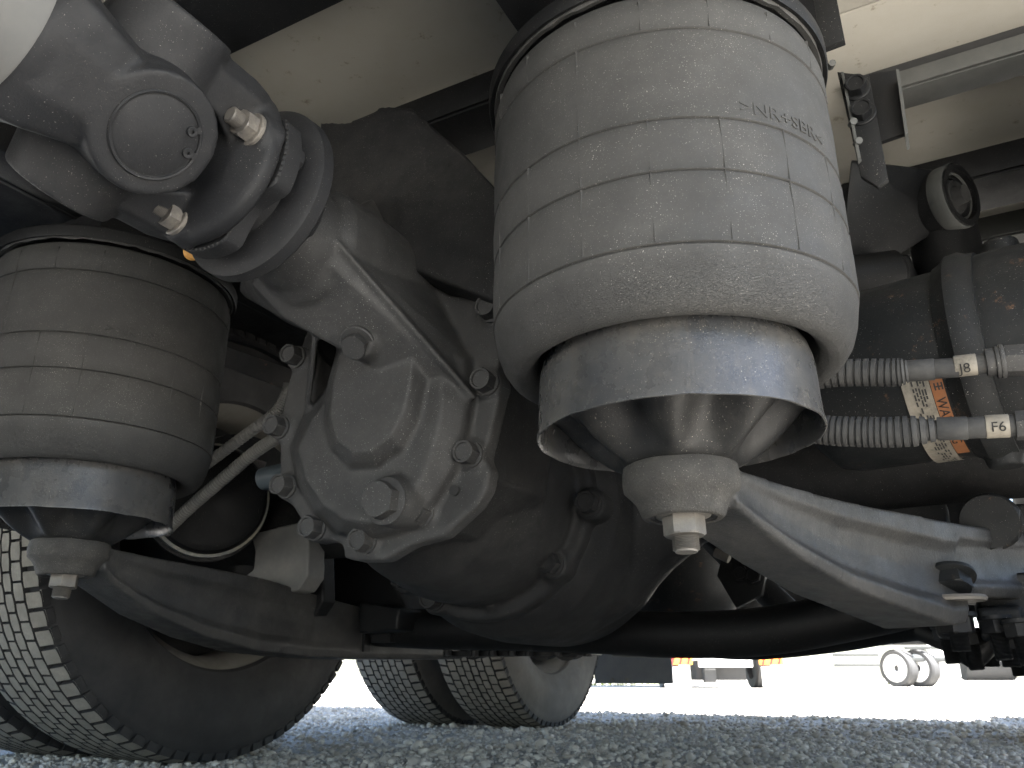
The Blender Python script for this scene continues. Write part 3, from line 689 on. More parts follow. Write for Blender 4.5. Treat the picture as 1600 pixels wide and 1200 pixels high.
# ------------------------------------------------------------------ propeller shaft and universal joint
def build_propshaft():
    ax = -.62; za = .678; o = Vector((ax, 0, za)); Y = Vector((0, 1, 0))
    t = thing('propeller_shaft', 'close propeller shaft with dusty grey yoke and round bearing cap at upper left', 'propeller shaft', (ax, .35, za))
    yc = .371; yf = .492
    e = Vector((.72, 0, -.70)).normalized(); g = Vector((.70, 0, .72)).normalized()
    bm = bmesh.new(); lathe(bm, [(0, -1.2), (.080, -1.2), (.083, .255), (.081, .258), (0, .258)], o, (0, 1, 0), 96); obj('tube', bm, M_tube, t)
    bm = bmesh.new()
    lathe(bm, [(0, .24), (.081, .255), (.0835, .260), (.0840, .268), (.080, .282), (.062, .298), (0, .305)], o, (0, 1, 0), 64)
    for s in (-1, 1):
        c = o+Y*yc
        cyl(bm, c+e*s*.040, c+e*s*.0875, .0615, .0575, 56)
        w = g; pts = []
        for (yy, r0, r1, hw) in [(.262, .02, .080, .072), (.285, .035, .086, .068), (.31, .042, .087, .060), (.335, .044, .083, .054), (yc-.01, .044, .079, .054)]:
            pts.append([o+Y*yy+e*s*r0-w*hw, o+Y*yy+e*s*r1*.88-w*hw*.85, o+Y*yy+e*s*r1-w*hw*.35, o+Y*yy+e*s*r1+w*hw*.35, o+Y*yy+e*s*r1*.88+w*hw*.85, o+Y*yy+e*s*r0+w*hw])
        section_loft(bm, pts)
    cast('shaft_yoke', bm, M_shaft, t, .003, 6)
    cj = o+Y*yc
    for s in (1, -1):
        c = cj+e*s*.0872
        bm = bmesh.new(); lathe(bm, [(0, .0012), (.0355, .0012), (.0372, .0002), (.0376, -.012), (0, -.012)], c, e*s, 72); obj('bearing_cap', bm, M_shaft, t)
        bm = bmesh.new(); lathe(bm, [(.0378, -.001), (.0405, -.001), (.0412, .0014), (.0400, .0030), (.0384, .0024)], c, e*s, 72, closed=True)
        u = Vector((0, 1, 0)); v = (e*s).cross(u)
        for q in EYES:
            d = u*cos(q)+v*sin(q); cc = c+d*.0315
            lathe(bm, [(.0016, .001), (.0050, .001), (.0050, .0034), (.0044, .0040), (.0016, .0036)], cc, e*s, 16, closed=True)
            box(bm, c+d*.0365+(e*s)*.0022, (.006, .007, .0022), Matrix((d.cross(e*s), d, e*s)).transposed())
        obj('snap_ring', bm, M_shaft, t)
    bm = bmesh.new(); cyl(bm, cj-e*.07, cj+e*.07, .024); cyl(bm, cj-g*.07, cj+g*.07, .024); cast('joint_cross', bm, M_shaft, t, .004, 3)
    bm = bmesh.new()
    for s in (-1, 1):
        cyl(bm, cj+g*s*.042, cj+g*s*.104, .0595, .050, 48)
        pts = []
        for (yy, r0, r1, hw) in [(yc-.02, .050, .098, .048), (yc+.03, .048, .098, .046), (yc+.06, .046, .098, .042), (yc+.09, .03, .098, .040), (yf-.012, .0, .094, .040)]:
            pts.append([o+Y*yy+g*s*r0-e*hw, o+Y*yy+g*s*r1*.85-e*hw*.9, o+Y*yy+g*s*r1-e*hw*.4, o+Y*yy+g*s*r1+e*hw*.4, o+Y*yy+g*s*r1*.85+e*hw*.9, o+Y*yy+g*s*r0+e*hw])
        section_loft(bm, pts)
    lathe(bm, [(0, yf-.04), (.060, yf-.032), (.088, yf-.020), (.093, yf-.016), (.093, yf-.001), (0, yf-.001)], o, (0, 1, 0), 64)
    for dg in NUTS: 
        a = radians(dg); p = o+Vector((cos(a), 0, sin(a)))*.072; cyl(bm, p+Y*(yf-.025), p+Y*(yf-.002), .0215, .025, 24)
    cast('flange_yoke', bm, M_shaft, t, .003, 4)
    nb = bolt_mesh('flange_nut', .0150, .016, fl=1.25, dish=False, m=mat('worn_nut', (.10, .095, .09), (.30, .27, .23), .8, rough=.4, metal=.4, bump=.0003, pscale=40), stud=(.009, .012))
    for dg in NUTS:
        a = radians(dg); p = o+Vector((cos(a), 0, sin(a)))*.072+Y*(yf-.026); place(nb, 'nut', t, p, (0, -1, 0), .4)
    t2 = thing('pinion_flange', 'round serrated pinion flange with dust shield between propeller shaft and gear case', 'flange', (ax, yf+.02, za))
    bm = bmesh.new(); lathe(bm, [(.02, yf+.001), (.0925, yf+.001), (.0950, yf+.003), (.0950, yf+.022), (.092, yf+.024), (.02, yf+.024)], o, (0, 1, 0), 96, closed=True)
    for v in bm.verts:      # four scalloped waists between the bolts
        d = v.co-o; a = math.degrees(atan2(d.z, d.x)); r = sqrt(d.x**2+d.z**2)
        if r > .06:
            k = min(abs((a-m+180) % 360-180) for m in NOTCH); sh = .022*max(0, 1-(k/24)**2); q = (r-sh)/r
            v.co.x = o.x+d.x*q; v.co.z = o.z+d.z*q
    obj('flange', bm, M_shaft, t2)
    bm = bmesh.new()
    for i in range(96):
        am = 360*i/96
        if min(abs((am-m+180) % 360-180) for m in NOTCH) < 26: continue
        a = radians(am); d = Vector((cos(a), 0, sin(a))); q = o+d*.0945+Y*(yf+.0005)
        bmesh.ops.create_icosphere(bm, subdivisions=1, radius=.0014, matrix=Matrix.Translation(q))
    tag(obj('serration', bm, M_ink, t2), kind='stuff')
    bm = bmesh.new()
    lathe(bm, [(.02, yf+.024), (.062, yf+.024), (.062, yf+.040), (.098, yf+.044), (.103, yf+.048), (.104, yf+.062), (.099, yf+.067), (.060, yf+.069), (.056, yf+.105), (.02, yf+.105)], o, (0, 1, 0), 96, closed=True)
    obj('dust_shield', bm, M_shaft, t2)
    hb = bolt_mesh('flange_bolt', .0145, .012, dish=False, m=M_shaft)
    for dg in NUTS:
        a = radians(dg); place(hb, 'bolt', t2, o+Vector((cos(a), 0, sin(a)))*.074+Y*(yf+.024), (0, 1, 0))
EYES = (.75, .10)
NUTS = (5, 252, 85, 185)
NOTCH = (135, 218, 308, 45)
build_propshaft()

# ------------------------------------------------------------------ wheels
def tyre_meshes():
    R, Wd, rr = .49, .272, .302; h = Wd/2
    bm = bmesh.new()
    prof = [(rr, -h*.74), (rr+.006, -h*.80), (rr+.02, -h*.84), (rr+.045, -h*.95), (rr+.085, -h*1.02), (rr+.115, -h*1.0), (rr+.138, -h*.955), (rr+.140, -h*.95), (rr+.153, -h*.93), (rr+.155, -h*.925), (R-.020, -h*.885), (R-.011, -h*.83)]
    prof = prof+[(R-.010, 0)]+[(r, -x) for r, x in prof[::-1]]
    lathe(bm, prof, (0, 0, 0), (1, 0, 0), 120)
    me = bpy.data.meshes.new('tyre'); bm.to_mesh(me); bm.free(); smooth(me, 30)
    # tread blocks
    bm = bmesh.new(); rows = [(-.1225, -.0875), (-.0845, -.0545), (-.0520, -.0275), (-.0255, -.0015), (.0015, .0255), (.0275, .0520), (.0545, .0845), (.0875, .1225)]
    nb = 84
    def blk(t0, t1, x0, x1, r0, r1, ch):
        n = 3; top = []; bot = []
        for i in range(n+1):
            t = t0+(t1-t0)*i/n; e = ch if i in (0, n) else 0
            sk = .0025*sin(i/n*pi)*0
            for lst, r, ins in ((top, r1, .0012), (bot, r0, 0)):
                tt = t+(0 if 0 < i < n else (ins/R if i == 0 else -ins/R))
                xa, xb = x0+ins, x1-ins
                if i in (0, n): xa += e; xb -= e
                ra = r-(.008*max(0, (abs(xa)-.098)/.025)**2 if abs(xa) > .098 else 0); rb = r-(.008*max(0, (abs(xb)-.098)/.025)**2 if abs(xb) > .098 else 0)
                lst.append((bm.verts.new((xa, cos(tt)*ra, sin(tt)*ra)), bm.verts.new((xb, cos(tt)*rb, sin(tt)*rb))))
        for i in range(n):
            bm.faces.new((top[i][0], top[i+1][0], top[i+1][1], top[i][1]))
            bm.faces.new((top[i][0], bot[i][0], bot[i+1][0], top[i+1][0]))
            bm.faces.new((top[i][1], top[i+1][1], bot[i+1][1], bot[i][1]))
        bm.faces.new((top[0][0], top[0][1], bot[0][1], bot[0][0])); bm.faces.new((top[n][0], bot[n][0], bot[n][1], top[n][1]))
    for k, (x0, x1) in enumerate(rows):
        for i in range(nb):
            t = 2*pi*(i+(.5 if k % 2 else 0)+random.uniform(-.03, .03))/nb; w = 2*pi/nb
            gap = .0022/R if k not in (0, 7) else .0060/R
            jit = random.uniform(-.0008, .0008)
            if k in (0, 7):
                blk(t, t+w-gap, x0, x1, R-.014, R+jit*.6, .001)
            elif k in (3, 4):   # sipe splits the block
                blk(t, t+w-gap, x0+jit, x1+jit, R-.012, R, .0016)
            else: blk(t, t+w-gap, x0+jit, x1+jit, R-.012, R+jit*.4, .0018)
    # shoulder lugs down the side
    for s in (-1, 1):
        for i in range(nb):
            t = 2*pi*(i+(.5 if s > 0 else 0))/nb; w = 2*pi/nb*.62
            q = []
            for tt in (t, t+w):
                for (x, r) in ((s*.1225, R-.009), (s*.1245, R-.022), (s*.113, R-.030), (s*.113, R-.012)):
                    q.append(bm.verts.new((x, cos(tt)*r, sin(tt)*r)))
            for f in ((0, 1, 2, 3), (4, 7, 6, 5), (0, 4, 5, 1), (1, 5, 6, 2), (3, 2, 6, 7), (0, 3, 7, 4)): bm.faces.new([q[k] for k in f])
    bmesh.ops.recalc_face_normals(bm, faces=bm.faces)
    mt = bpy.data.meshes.new('tread'); bm.to_mesh(mt); bm.free(); mt.materials.append(M_tread); mt.materials.append(M_tyre); smooth(mt, 30)
    for p in mt.polygons:
        c = p.center; rr_ = sqrt(c.y**2+c.z**2); nrm = p.normal; rad = (nrm.y*c.y+nrm.z*c.z)/rr_
        p.material_index = 0 if rad > .7 and rr_ > R-.012 else 1
    bm = bmesh.new()
    lathe(bm, [(0.304, -0.098), (0.316, -0.1), (0.317, -0.094), (0.308, -0.088), (0.3, -0.086), (0.286, -0.06), (0.282, 0.0), (0.286, 0.06), (0.3, 0.086), (0.308, 0.088), (0.317, 0.094), (0.316, 0.1), (0.304, 0.098), (0.276, 0.06), (0.272, 0), (0.276, -0.06), (0.294, -0.09)], (0, 0, 0), (1, 0, 0), 96, closed=True)
    mr = bpy.data.meshes.new('rim'); bmesh.ops.recalc_face_normals(bm, faces=bm.faces); bm.to_mesh(mr); bm.free(); mr.materials.append(M_rim); smooth(mr, 40)
    bm = bmesh.new()
    lathe(bm, [(0, -.022), (.278, -.022), (.278, -.030), (0, -.030)], (0, 0, 0), (1, 0, 0), 48)
    lathe(bm, [(0, -.02), (.22, -.02), (.225, -.01), (.225, .13), (.19, .14), (.08, .15), (.07, .20), (0, .20)], (0, 0, 0), (1, 0, 0), 64)
    bmesh.ops.recalc_face_normals(bm, faces=bm.faces)
    md = bpy.data.meshes.new('drum'); bm.to_mesh(md); bm.free(); md.materials.append(M_frame); smooth(md, 40)
    return me, mt, mr, md
TY, TR, RI, DR = tyre_meshes()
TY2 = TY.copy(); TY.materials.append(M_tyre); TY2.materials.append(M_tyre2)
def wheel(x, y, label, tm, drum=False, rot=0.):
    t = thing('wheel', label, 'wheel', (x, y, .485), 'truck wheels'); t.rotation_euler = (rot, 0, 0)
    a = link('tyre', tm, t); b = link('tread', TR, a); link('rim', RI, t)
    if drum: link('brake_drum', DR, t)
    return t
wheel(-1.548, 1.34, 'near left inner truck wheel, dark sidewall and thin rim edge facing the camera', TY, True, .03)
wheel(-1.868, 1.34, 'near left outer truck wheel, cut by the lower left corner of the picture', TY, False, .06)
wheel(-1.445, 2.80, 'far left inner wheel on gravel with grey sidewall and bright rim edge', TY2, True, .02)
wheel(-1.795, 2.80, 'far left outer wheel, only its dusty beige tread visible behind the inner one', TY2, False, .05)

# ------------------------------------------------------------------ brake chamber, hoses at the right
def build_chamber():
    X = Vector((.98, -.19, -.01)).normalized(); o = at(1300, 606, 1.02); R = .110
    ref = Vector((X.y, -X.x, 0)); w = X.cross(ref)
    t = thing('brake_chamber', 'large dark brake chamber with clamp band and warning label behind two hoses', 'brake chamber', (o.x+.1, o.y, o.z-.12))
    def s_of(px):       # distance along the chamber axis whose near side shows at this column
        lo, hi = -.3, .6
        for _ in range(40):
            m_ = (lo+hi)/2; v = o+X*m_+(ref*.82+w*.57)*R-CAM; q = 800+F*v.dot(rt)/v.dot(fw)
            if q < px: lo = m_
            else: hi = m_
        return lo
    sb = s_of(1481)+.023
    bm = bmesh.new(); lathe(bm, [(0, -.034), (.05, -.031), (.085, -.020), (.104, -.002), (R-.001, .018), (R, sb-.02), (0, sb-.02)], o, X, 96); obj('front_shell', bm, M_cham, t)
    bm = bmesh.new()
    lathe(bm, [(R-.012, sb-.022), (R+.003, sb-.0205), (R+.006, sb-.014), (R+.013, sb-.006), (R+.014, sb+.006), (R+.010, sb+.014), (R+.009, sb+.022), (R-.012, sb+.023)], o, X, 96, closed=True)
    obj('clamp_band', bm, M_cham, t)
    bm = bmesh.new(); lathe(bm, [(0, sb), (R+.004, sb), (R+.006, sb+.03), (R+.004, sb+.10), (R-.006, sb+.16), (.085, sb+.2), (0, sb+.21)], o, X, 96)
    top = o+Vector((0, 0, R))
    for f, r_ in ((.045, .026), (.125, .032)):
        q = o+X*(sb+f)+Vector((0, 0, R-.02)); cyl(bm, q, q+Vector((0, 0, .045)), r_, r_*.75, 24)
    q = at(1585, 450, .87); cyl(bm, q, q+Vector((-.02, .09, 0)), .024, .028, 24)
    q2 = o+X*(sb+.005)-Vector((0, 0, R-.01)); cyl(bm, q2-Vector((0, 0, .030)), q2+Vector((0, 0, .02)), .018, .03, 20)
    cast('rear_shell', bm, M_cham, t, .003, 6)
    q = at(1585, 450, .866)
    bm = bmesh.new(); lathe(bm, [(.0145, -.001), (.0175, -.001), (.0175, .002), (.0145, .002)], q, (.2, -1, 0), 32, closed=True); obj('port_ring', bm, M_ink, t)
    # label wrapped on the shell: pale field and orange strip with black warning print
    def patch(xa, xb, a0, a1, m, rr, nm):
        bm = bmesh.new(); N = 24; rows = []
        for i in range(N+1):
            a = radians(a0+(a1-a0)*i/N); d = ref*cos(a)+w*sin(a)
            rows.append([bm.verts.new(o+X*xa+d*rr), bm.verts.new(o+X*xb+d*rr)])
        for p, q in zip(rows, rows[1:]): bm.faces.new((p[0], p[1], q[1], q[0]))
        return obj(nm, bm, m, t)
    xa, xb, xc = s_of(1415), s_of(1459), s_of(1479)
    patch(xa, xb-.0006, 18, 104, M_label, R+.0018, 'label'); patch(xb, xc, 18, 82, M_orange, R+.0018, 'label')
    hgt = (xc-xb)*1.12
    # text runs down the strip: glyph x along the circumference (downwards), glyph y along -axis
    def strip_text(s, size, a_start, xr, m, xs=1.0):
        bm = text_bm(s, size, .0001, xs)
        for v in bm.verts:
            a = radians(a_start)+v.co.x/R; d = ref*cos(a)+w*sin(a)
            v.co = o+X*(xr+v.co.y)+d*(R+.0023)
        return obj('label_print', bm, m, t)
    sg = 1
    strip_text('WARNING', hgt, 36, xb+(xc-xb)*.12, M_ink, .95)
    # warning triangle and two short character blocks above the word
    for a, kind in ((20, 't'), (27.5, 'b'), ):
        bm = bmesh.new()
        def P(da, dx): 
            aa = radians(a)+da/R; d = ref*cos(aa)+w*sin(aa); return o+X*(xb+dx)+d*(R+.0023)
        if kind == 't':
            s = hgt*.66
            v = [bm.verts.new(P(*q)) for q in ((-.0, .002), (s*1.05, .002), (s*.52, .002+s))]; bm.faces.new(v)
        else:
            for q in range(3):
                v = [bm.verts.new(P(*k)) for k in ((0, .003+q*.0035), (.008, .003+q*.0035), (.008, .0045+q*.0035), (0, .0045+q*.0035))]; bm.faces.new(v)
            v = [bm.verts.new(P(*k)) for k in ((.0035, .003), (.005, .003), (.005, .0115), (.0035, .0115))]; bm.faces.new(v)
        obj('label_print', bm, M_ink, t)
    # fine rows of print on the pale field
    bm = bmesh.new()
    for r in range(5):
        xx = xa+.010+r*(xb-xa-.014)/5; a = 20+r*0.5
        while a < 96:
            L = random.uniform(1.2, 4); 
            if random.random() < .7:
                vs = []
                for aa, dx in ((a, 0), (a+L, 0), (a+L, .0016), (a, .0016)):
                    d = ref*cos(radians(aa))+w*sin(radians(aa)); vs.append(bm.verts.new(o+X*(xx+dx)+d*(R+.0023)))
                bm.faces.new(vs)
            a += L+random.uniform(.5, 1.5)
    obj('label_print', bm, M_ink, t)
    return t
build_chamber()

def corr(n, r, d=.13):
    return lambda f: r*(1-d*.5+d*.5*cos(2*pi*n*f))
def build_hoses():
    y = .845
    def hose(label, pts, pr_, sleeves, fitting, r, tail):
        """pts: corrugated part; sleeves: list of (px0, px1, py, material, radius)"""
        a = oy(*pts[0], y)
        t = thing('brake_hose', label, 'hose', tuple(a), 'brake hoses beside the large air spring')
        path = smooth_path([oy(*p, y) for p in pts], 60); L = sum((p-q).length for p, q in zip(path, path[1:]))
        bm = bmesh.new(); n = int(L/.0062)
        tube(bm, path, lambda f: r*(1+.09*(1 if (f*n) % 1 < .62 else -1))*(1 if f < .86 else 1-.3*(f-.86)/.14), 24); obj('corrugated_cover', bm, M_hose, t, ang=30)
        for (x0, x1, y0, y1, m, rr, nm) in sleeves:
            p, q = oy(x0, y0, y), oy(x1, y1, y); bm = bmesh.new(); u = (q-p)
            cyl(bm, p, q, rr, seg=32); obj(nm, bm, m, t, bevel=.0006)
        for (x0, x1, y0, y1, rr, hexa) in fitting:
            p, q = oy(x0, y0, y), oy(x1, y1, y); bm = bmesh.new(); cyl(bm, p, q, rr, seg=6 if hexa else 32); obj('fitting', bm, M_case, t, bevel=.0012)
        p0, p1, s, dx = tail
        p, q = oy(*p0, y), oy(*p1, y); axv = (q-p).normalized(); rr = dx
        tb = text_bm(s, .013, .0001)
        toc = (CAM-p); toc = (toc-axv*toc.dot(axv)).normalized(); w = axv.cross(toc)
        for v in tb.verts:
            aa = -(v.co.y-.004)/rr; v.co = p+axv*(v.co.x)+(toc*cos(aa)+w*sin(aa))*(rr+.0004)
        obj('label_print', tb, M_ink, t)
    hose('upper corrugated rubber hose with sleeve and paper tag beside the air spring', [(1255, 592), (1300, 584), (1350, 582), (1395, 582), (1422, 580)], 0,
         [(1416, 1460, 580, 577, M_hose, .0108, 'sleeve'), (1458, 1498, 577, 574, M_hose, .0098, 'hose'), (1491, 1526, 573, 569, M_label, .0106, 'tag'), (1524, 1545, 569, 567, M_hose, .0098, 'hose')],
         [(1540, 1556, 567, 565, .0135, 0), (1555, 1563, 566, 565, .0155, 0), (1562, 1570, 565, 564, .0165, 0), (1569, 1640, 564, 560, .0155, 1)], .0130, ((1498, 577), (1526, 573), 'J8', .0107))
    hose('lower corrugated rubber hose with taped joint and paper tag beside the air spring', [(1255, 668), (1300, 673), (1350, 675), (1400, 675), (1466, 671)], 0,
         [(1464, 1512, 670, 669, M_hose, .0112, 'sleeve'), (1510, 1542, 669, 667, M_hose, .0102, 'hose'), (1540, 1577, 667, 665, M_label, .0110, 'tag'), (1575, 1596, 665, 664, M_hose, .0102, 'hose')],
         [(1586, 1700, 665, 660, .0145, 1)], .0140, ((1547, 668), (1577, 666), 'F6', .0111))
build_hoses()

def build_shock():
    t = thing('shock_absorber', 'black shock absorber with rubber bushed eye below the floor at right', 'shock absorber', (.08, 1.33, .55))
    e = at(1466, 318, 1.30); X = Vector((1, 0, 0)); Yv = Vector((.86, -.50, -.12)).normalized()
    bm = bmesh.new(); lathe(bm, [(.030, -.055), (.050, -.055), (.052, -.05), (.052, .035), (.050, .040), (.041, .040), (.041, .028), (.030, .028)], e, Yv, 48, closed=True); obj('eye', bm, M_black, t)
    bm = bmesh.new(); lathe(bm, [(.0525, .012), (.0535, .014), (.0535, .036), (.0525, .038)], e, Yv, 48, closed=True); obj('eye_rim', bm, M_grey, t)
    bm = bmesh.new(); lathe(bm, [(.036, .030), (.039, .030), (.039, .033), (.036, .033)], e, Yv, 48, closed=True); obj('eye_rim', bm, M_grey, t)
    bm = bmesh.new(); lathe(bm, [(0, .045), (.014, .045), (.016, .030), (.026, .032), (.030, .026), (.031, .0), (0, .0)], e, Yv, 48); obj('bushing', bm, M_ink, t)
    bm = bmesh.new(); p = at(1469, 350, 1.33); q = Vector((p.x+.005, p.y+.02, .45)); cyl(bm, p+Vector((0, 0, .02)), q, .052, .052, 48); obj('dust_tube', bm, M_black, t)
    t2 = thing('shock_bracket', 'black bracket arm reaching from the frame rail to the shock absorber eye', 'bracket', (-.1, 1.25, .8))
    bm = bmesh.new(); hull(bm, [at(*p) for p in [(1385, 285, 1.25), (1480, 268, 1.30), (1480, 350, 1.30), (1340, 440, 1.25), (1310, 440, 1.25), (1330, 250, 1.25), (1385, 285, 1.4), (1480, 268, 1.36), (1480, 350, 1.36), (1340, 440, 1.4), (1310, 440, 1.4), (1330, 250, 1.4)]])
    obj('arm', bm, M_black, t2, bevel=.004)
    bm = bmesh.new(); prism(bm, [at(*p, 1.3) for p in [(1310, 395), (1420, 395), (1440, 440), (1300, 475)]], Vector((0, .06, 0))); cast('foot', bm, M_black, t2, .004, 4)
    t3 = thing('air_tank', 'black rounded cylinder between air spring and brake chamber', 'air tank', (-.05, 1.25, .6))
    bm = bmesh.new(); a = at(1300, 440, 1.22); b = at(1410, 425, 1.22); tube(bm, [a+(b-a)*f for f in (0, .5, .9, 1)], lambda f: .035 if f < .95 else .022, 32); obj('shell', bm, M_black, t3)
build_shock()

# ------------------------------------------------------------------ left side details in the shade
def build_left():
    t = thing('brake_chamber', 'shaded round brake chamber with a pale worn rim, beside the left air spring', 'brake chamber', (-1.25, 1.2, .4))
    c = at(332, 778, 1.52); d = (Vector((.80, -.58, -.10))).normalized()
    bm = bmesh.new(); lathe(bm, [(0, .0), (.085, -.002), (.098, -.008), (.104, -.02), (.104, -.03), (.10, -.12), (0, -.12)], c, d, 64); obj('shell', bm, M_black, t)
    bm = bmesh.new(); lathe(bm, [(.100, -.030), (.110, -.032), (.111, -.055), (.100, -.058)], c, d, 64, closed=True); obj('clamp_band', bm, mat('worn_band', (.10, .11, .115), (.5, .44, .30), .8, rough=.4, bump=.0003, pscale=18), t)
    bm = bmesh.new(); lathe(bm, [(.095, -.075), (.117, -.078), (.118, -.09), (.095, -.095)], c, d, 64, closed=True); obj('band', bm, M_frame, t)
    nb = bolt_mesh('chamber_bolt', .010, .01, m=M_frame); place(nb, 'bolt', t, c+d*.002+Vector((0, 0, .03)), d)
    # two corrugated hoses
    for lab, pts, r in (('upper thin corrugated hose curving from the gear case to the left air spring', [(300, 742), (340, 712), (390, 675), (430, 645), (448, 615), (452, 600)], .0095),
                        ('lower thin corrugated hose ending at the left piston', [(258, 830), (300, 790), (350, 747), (400, 705), (440, 680), (470, 668)], .0105)):
        a = oy(*pts[0], .98); th = thing('corrugated_hose', lab, 'hose', tuple(a), 'thin corrugated hoses by the left air spring')
        path = smooth_path([oy(*p, .98) for p in pts], 40); L = sum((p-q).length for p, q in zip(path, path[1:])); n = int(L/.0048)
        bm = bmesh.new(); tube(bm, path, lambda f: r*(1+.10*(1 if (f*n) % 1 < .55 else -1)), 16); obj('cover', bm, mat('grey_hose', (.14, .14, .135), (.26, .25, .23), .6, rough=.5, bump=.0002, pscale=30), th, ang=25)
    t = thing('support_bar', 'flat dark bar with rust spots crossing the gap beside the gear case', 'bar', (-1.0, 1.1, .6))
    bm = bmesh.new(); prism(bm, [oy(*p, 1.10) for p in [(333, 535), (458, 578), (456, 612), (333, 566)]], (0, .03, 0)); obj('bar', bm, mat('rusty_bar', (.07, .066, .064), (.12, .11, .1), .5, rough=.6, rust=(.30, .17, .12), pscale=10), t, bevel=.002)
    t = thing('mounting_bracket', 'pale dusty cast bracket standing on the far arm', 'bracket', (-1.1, 1.25, .28))
    bm = bmesh.new(); prism(bm, [oy(*p, 1.22) for p in [(392, 835), (440, 822), (476, 815), (482, 850), (481, 900), (466, 922), (440, 928), (384, 922), (376, 905), (396, 890), (398, 860)]], (0, .05, 0)); cast('casting', bm, mat('pale_bracket', (.13, .13, .125), (.24, .23, .21), .6, rough=.6), t, .003, 3)
    bm = bmesh.new(); prism(bm, [oy(*p, 1.30) for p in [(395, 760), (500, 770), (505, 940), (482, 975), (410, 960), (400, 850)]], (0, .04, 0)); cast('plate', bm, M_frame, t, .003, 2)
    t = thing('bump_stop', 'small grey steel tube stub between left air spring and hoses', 'stub', tuple(oy(330, 720, 1.15)))
    bm = bmesh.new(); a = oy(310, 712, 1.15); cyl(bm, a, a+Vector((.09, .1, -.03)), .028, .028, 32); obj('stub', bm, mat('pale_steel', (.30, .29, .28), rough=.35, metal=.3, bump=.0002), t)
    t = thing('air_pipe', 'grey pipe end behind the left edge of the gear case', 'pipe', tuple(oy(425, 740, 1.1)))
    bm = bmesh.new(); cyl(bm, oy(412, 748, 1.1), oy(470, 738, 1.1), .022, .024, 24); obj('pipe', bm, mat('blue_grey_pipe', (.12, .15, .17), rough=.5, bump=.0002), t)
    t = thing('marker_lamp', 'small round amber reflector shining in the dark below the propeller shaft', 'reflector', tuple(at(300, 394, 1.15)))
    bm = bmesh.new(); c = at(300, 394, 1.15); lathe(bm, [(0, .008), (.008, .007), (.012, .002), (.012, -.006), (0, -.006)], c, (CAM-c), 24); obj('lens', bm, M_amber, t)
    c2 = at(318, 391, 1.15); bm = bmesh.new(); lathe(bm, [(0, .004), (.004, .002), (.004, -.006), (0, -.006)], c2, (CAM-c2), 12); obj('screw', bm, M_bare, t)
    t = thing('inner_fender', 'dark arched mudguard panel over the left wheel behind the air spring', 'mudguard', (-1.5, 1.32, .5))
    bm = bmesh.new()
    lathe(bm, [(.50, -1.90), (.505, -1.90), (.505, -1.40), (.50, -1.40)], (0, 1.32, .425), (1, 0, 0), 40, closed=True, a0=radians(15), a1=radians(165), ref=(0, 1, 0)); obj('panel', bm, M_frame, t)
    t = thing('far_arm_seat', 'dark steel seat and bolts in shade behind the far arm', 'bracket', (-1.0, 1.5, .25))
    bm = bmesh.new()
    for pts, y in [([(500, 860), (600, 880), (640, 960), (600, 1010), (500, 1000)], 1.5), ([(560, 940), (625, 950), (620, 985), (560, 990)], 1.4)]:
        prism(bm, [oy(*p, y) for p in pts], (0, .1, 0))
    cast('seat', bm, M_frame, t, .005, 2)
build_left()

def build_shade():
    t = thing('shade_tray', 'wide dark tray added to hide and darken the left side of the cargo floor', 'mudguard', (-1.5, 1.6, .97))  # dark sheet added where the underside lies in deep shade
    bm = bmesh.new(); box(bm, (-1.51, 1.4, .972), (.78, 4.6, .012)); box(bm, (-1.125, 1.4, .93), (.01, 4.6, .09)); box(bm, (-1.915, 1.4, .87), (.012, 4.6, .22)); obj('tray', bm, M_frame, t)
    t = thing('sun_screen', 'added black sun-blocking skirt panel along the right edge of the cargo body', 'screen', (.56, 2.6, .55))  # unseen panel added to keep direct sun from under the floor
    bm = bmesh.new(); box(bm, (.555, 2.75, .80), (.02, 3.2, .46)); obj('panel', bm, M_frame, t)
    t = thing('sun_screen', 'added black light-blocking skirt panel along the left edge of the cargo body', 'screen', (-1.9, -.6, .55))  # unseen panel added to cut the light on the left air spring
    bm = bmesh.new(); box(bm, (-1.91, -.9, .78), (.02, 3.2, .50)); obj('panel', bm, M_frame, t)
    wheel(.36, 1.32, 'near right inner truck wheel just outside the right edge of the picture', TY, False, .01)
    wheel(.36, 2.76, 'far right inner truck wheel hidden at the right behind the clamp', TY, False, .07)
build_shade()

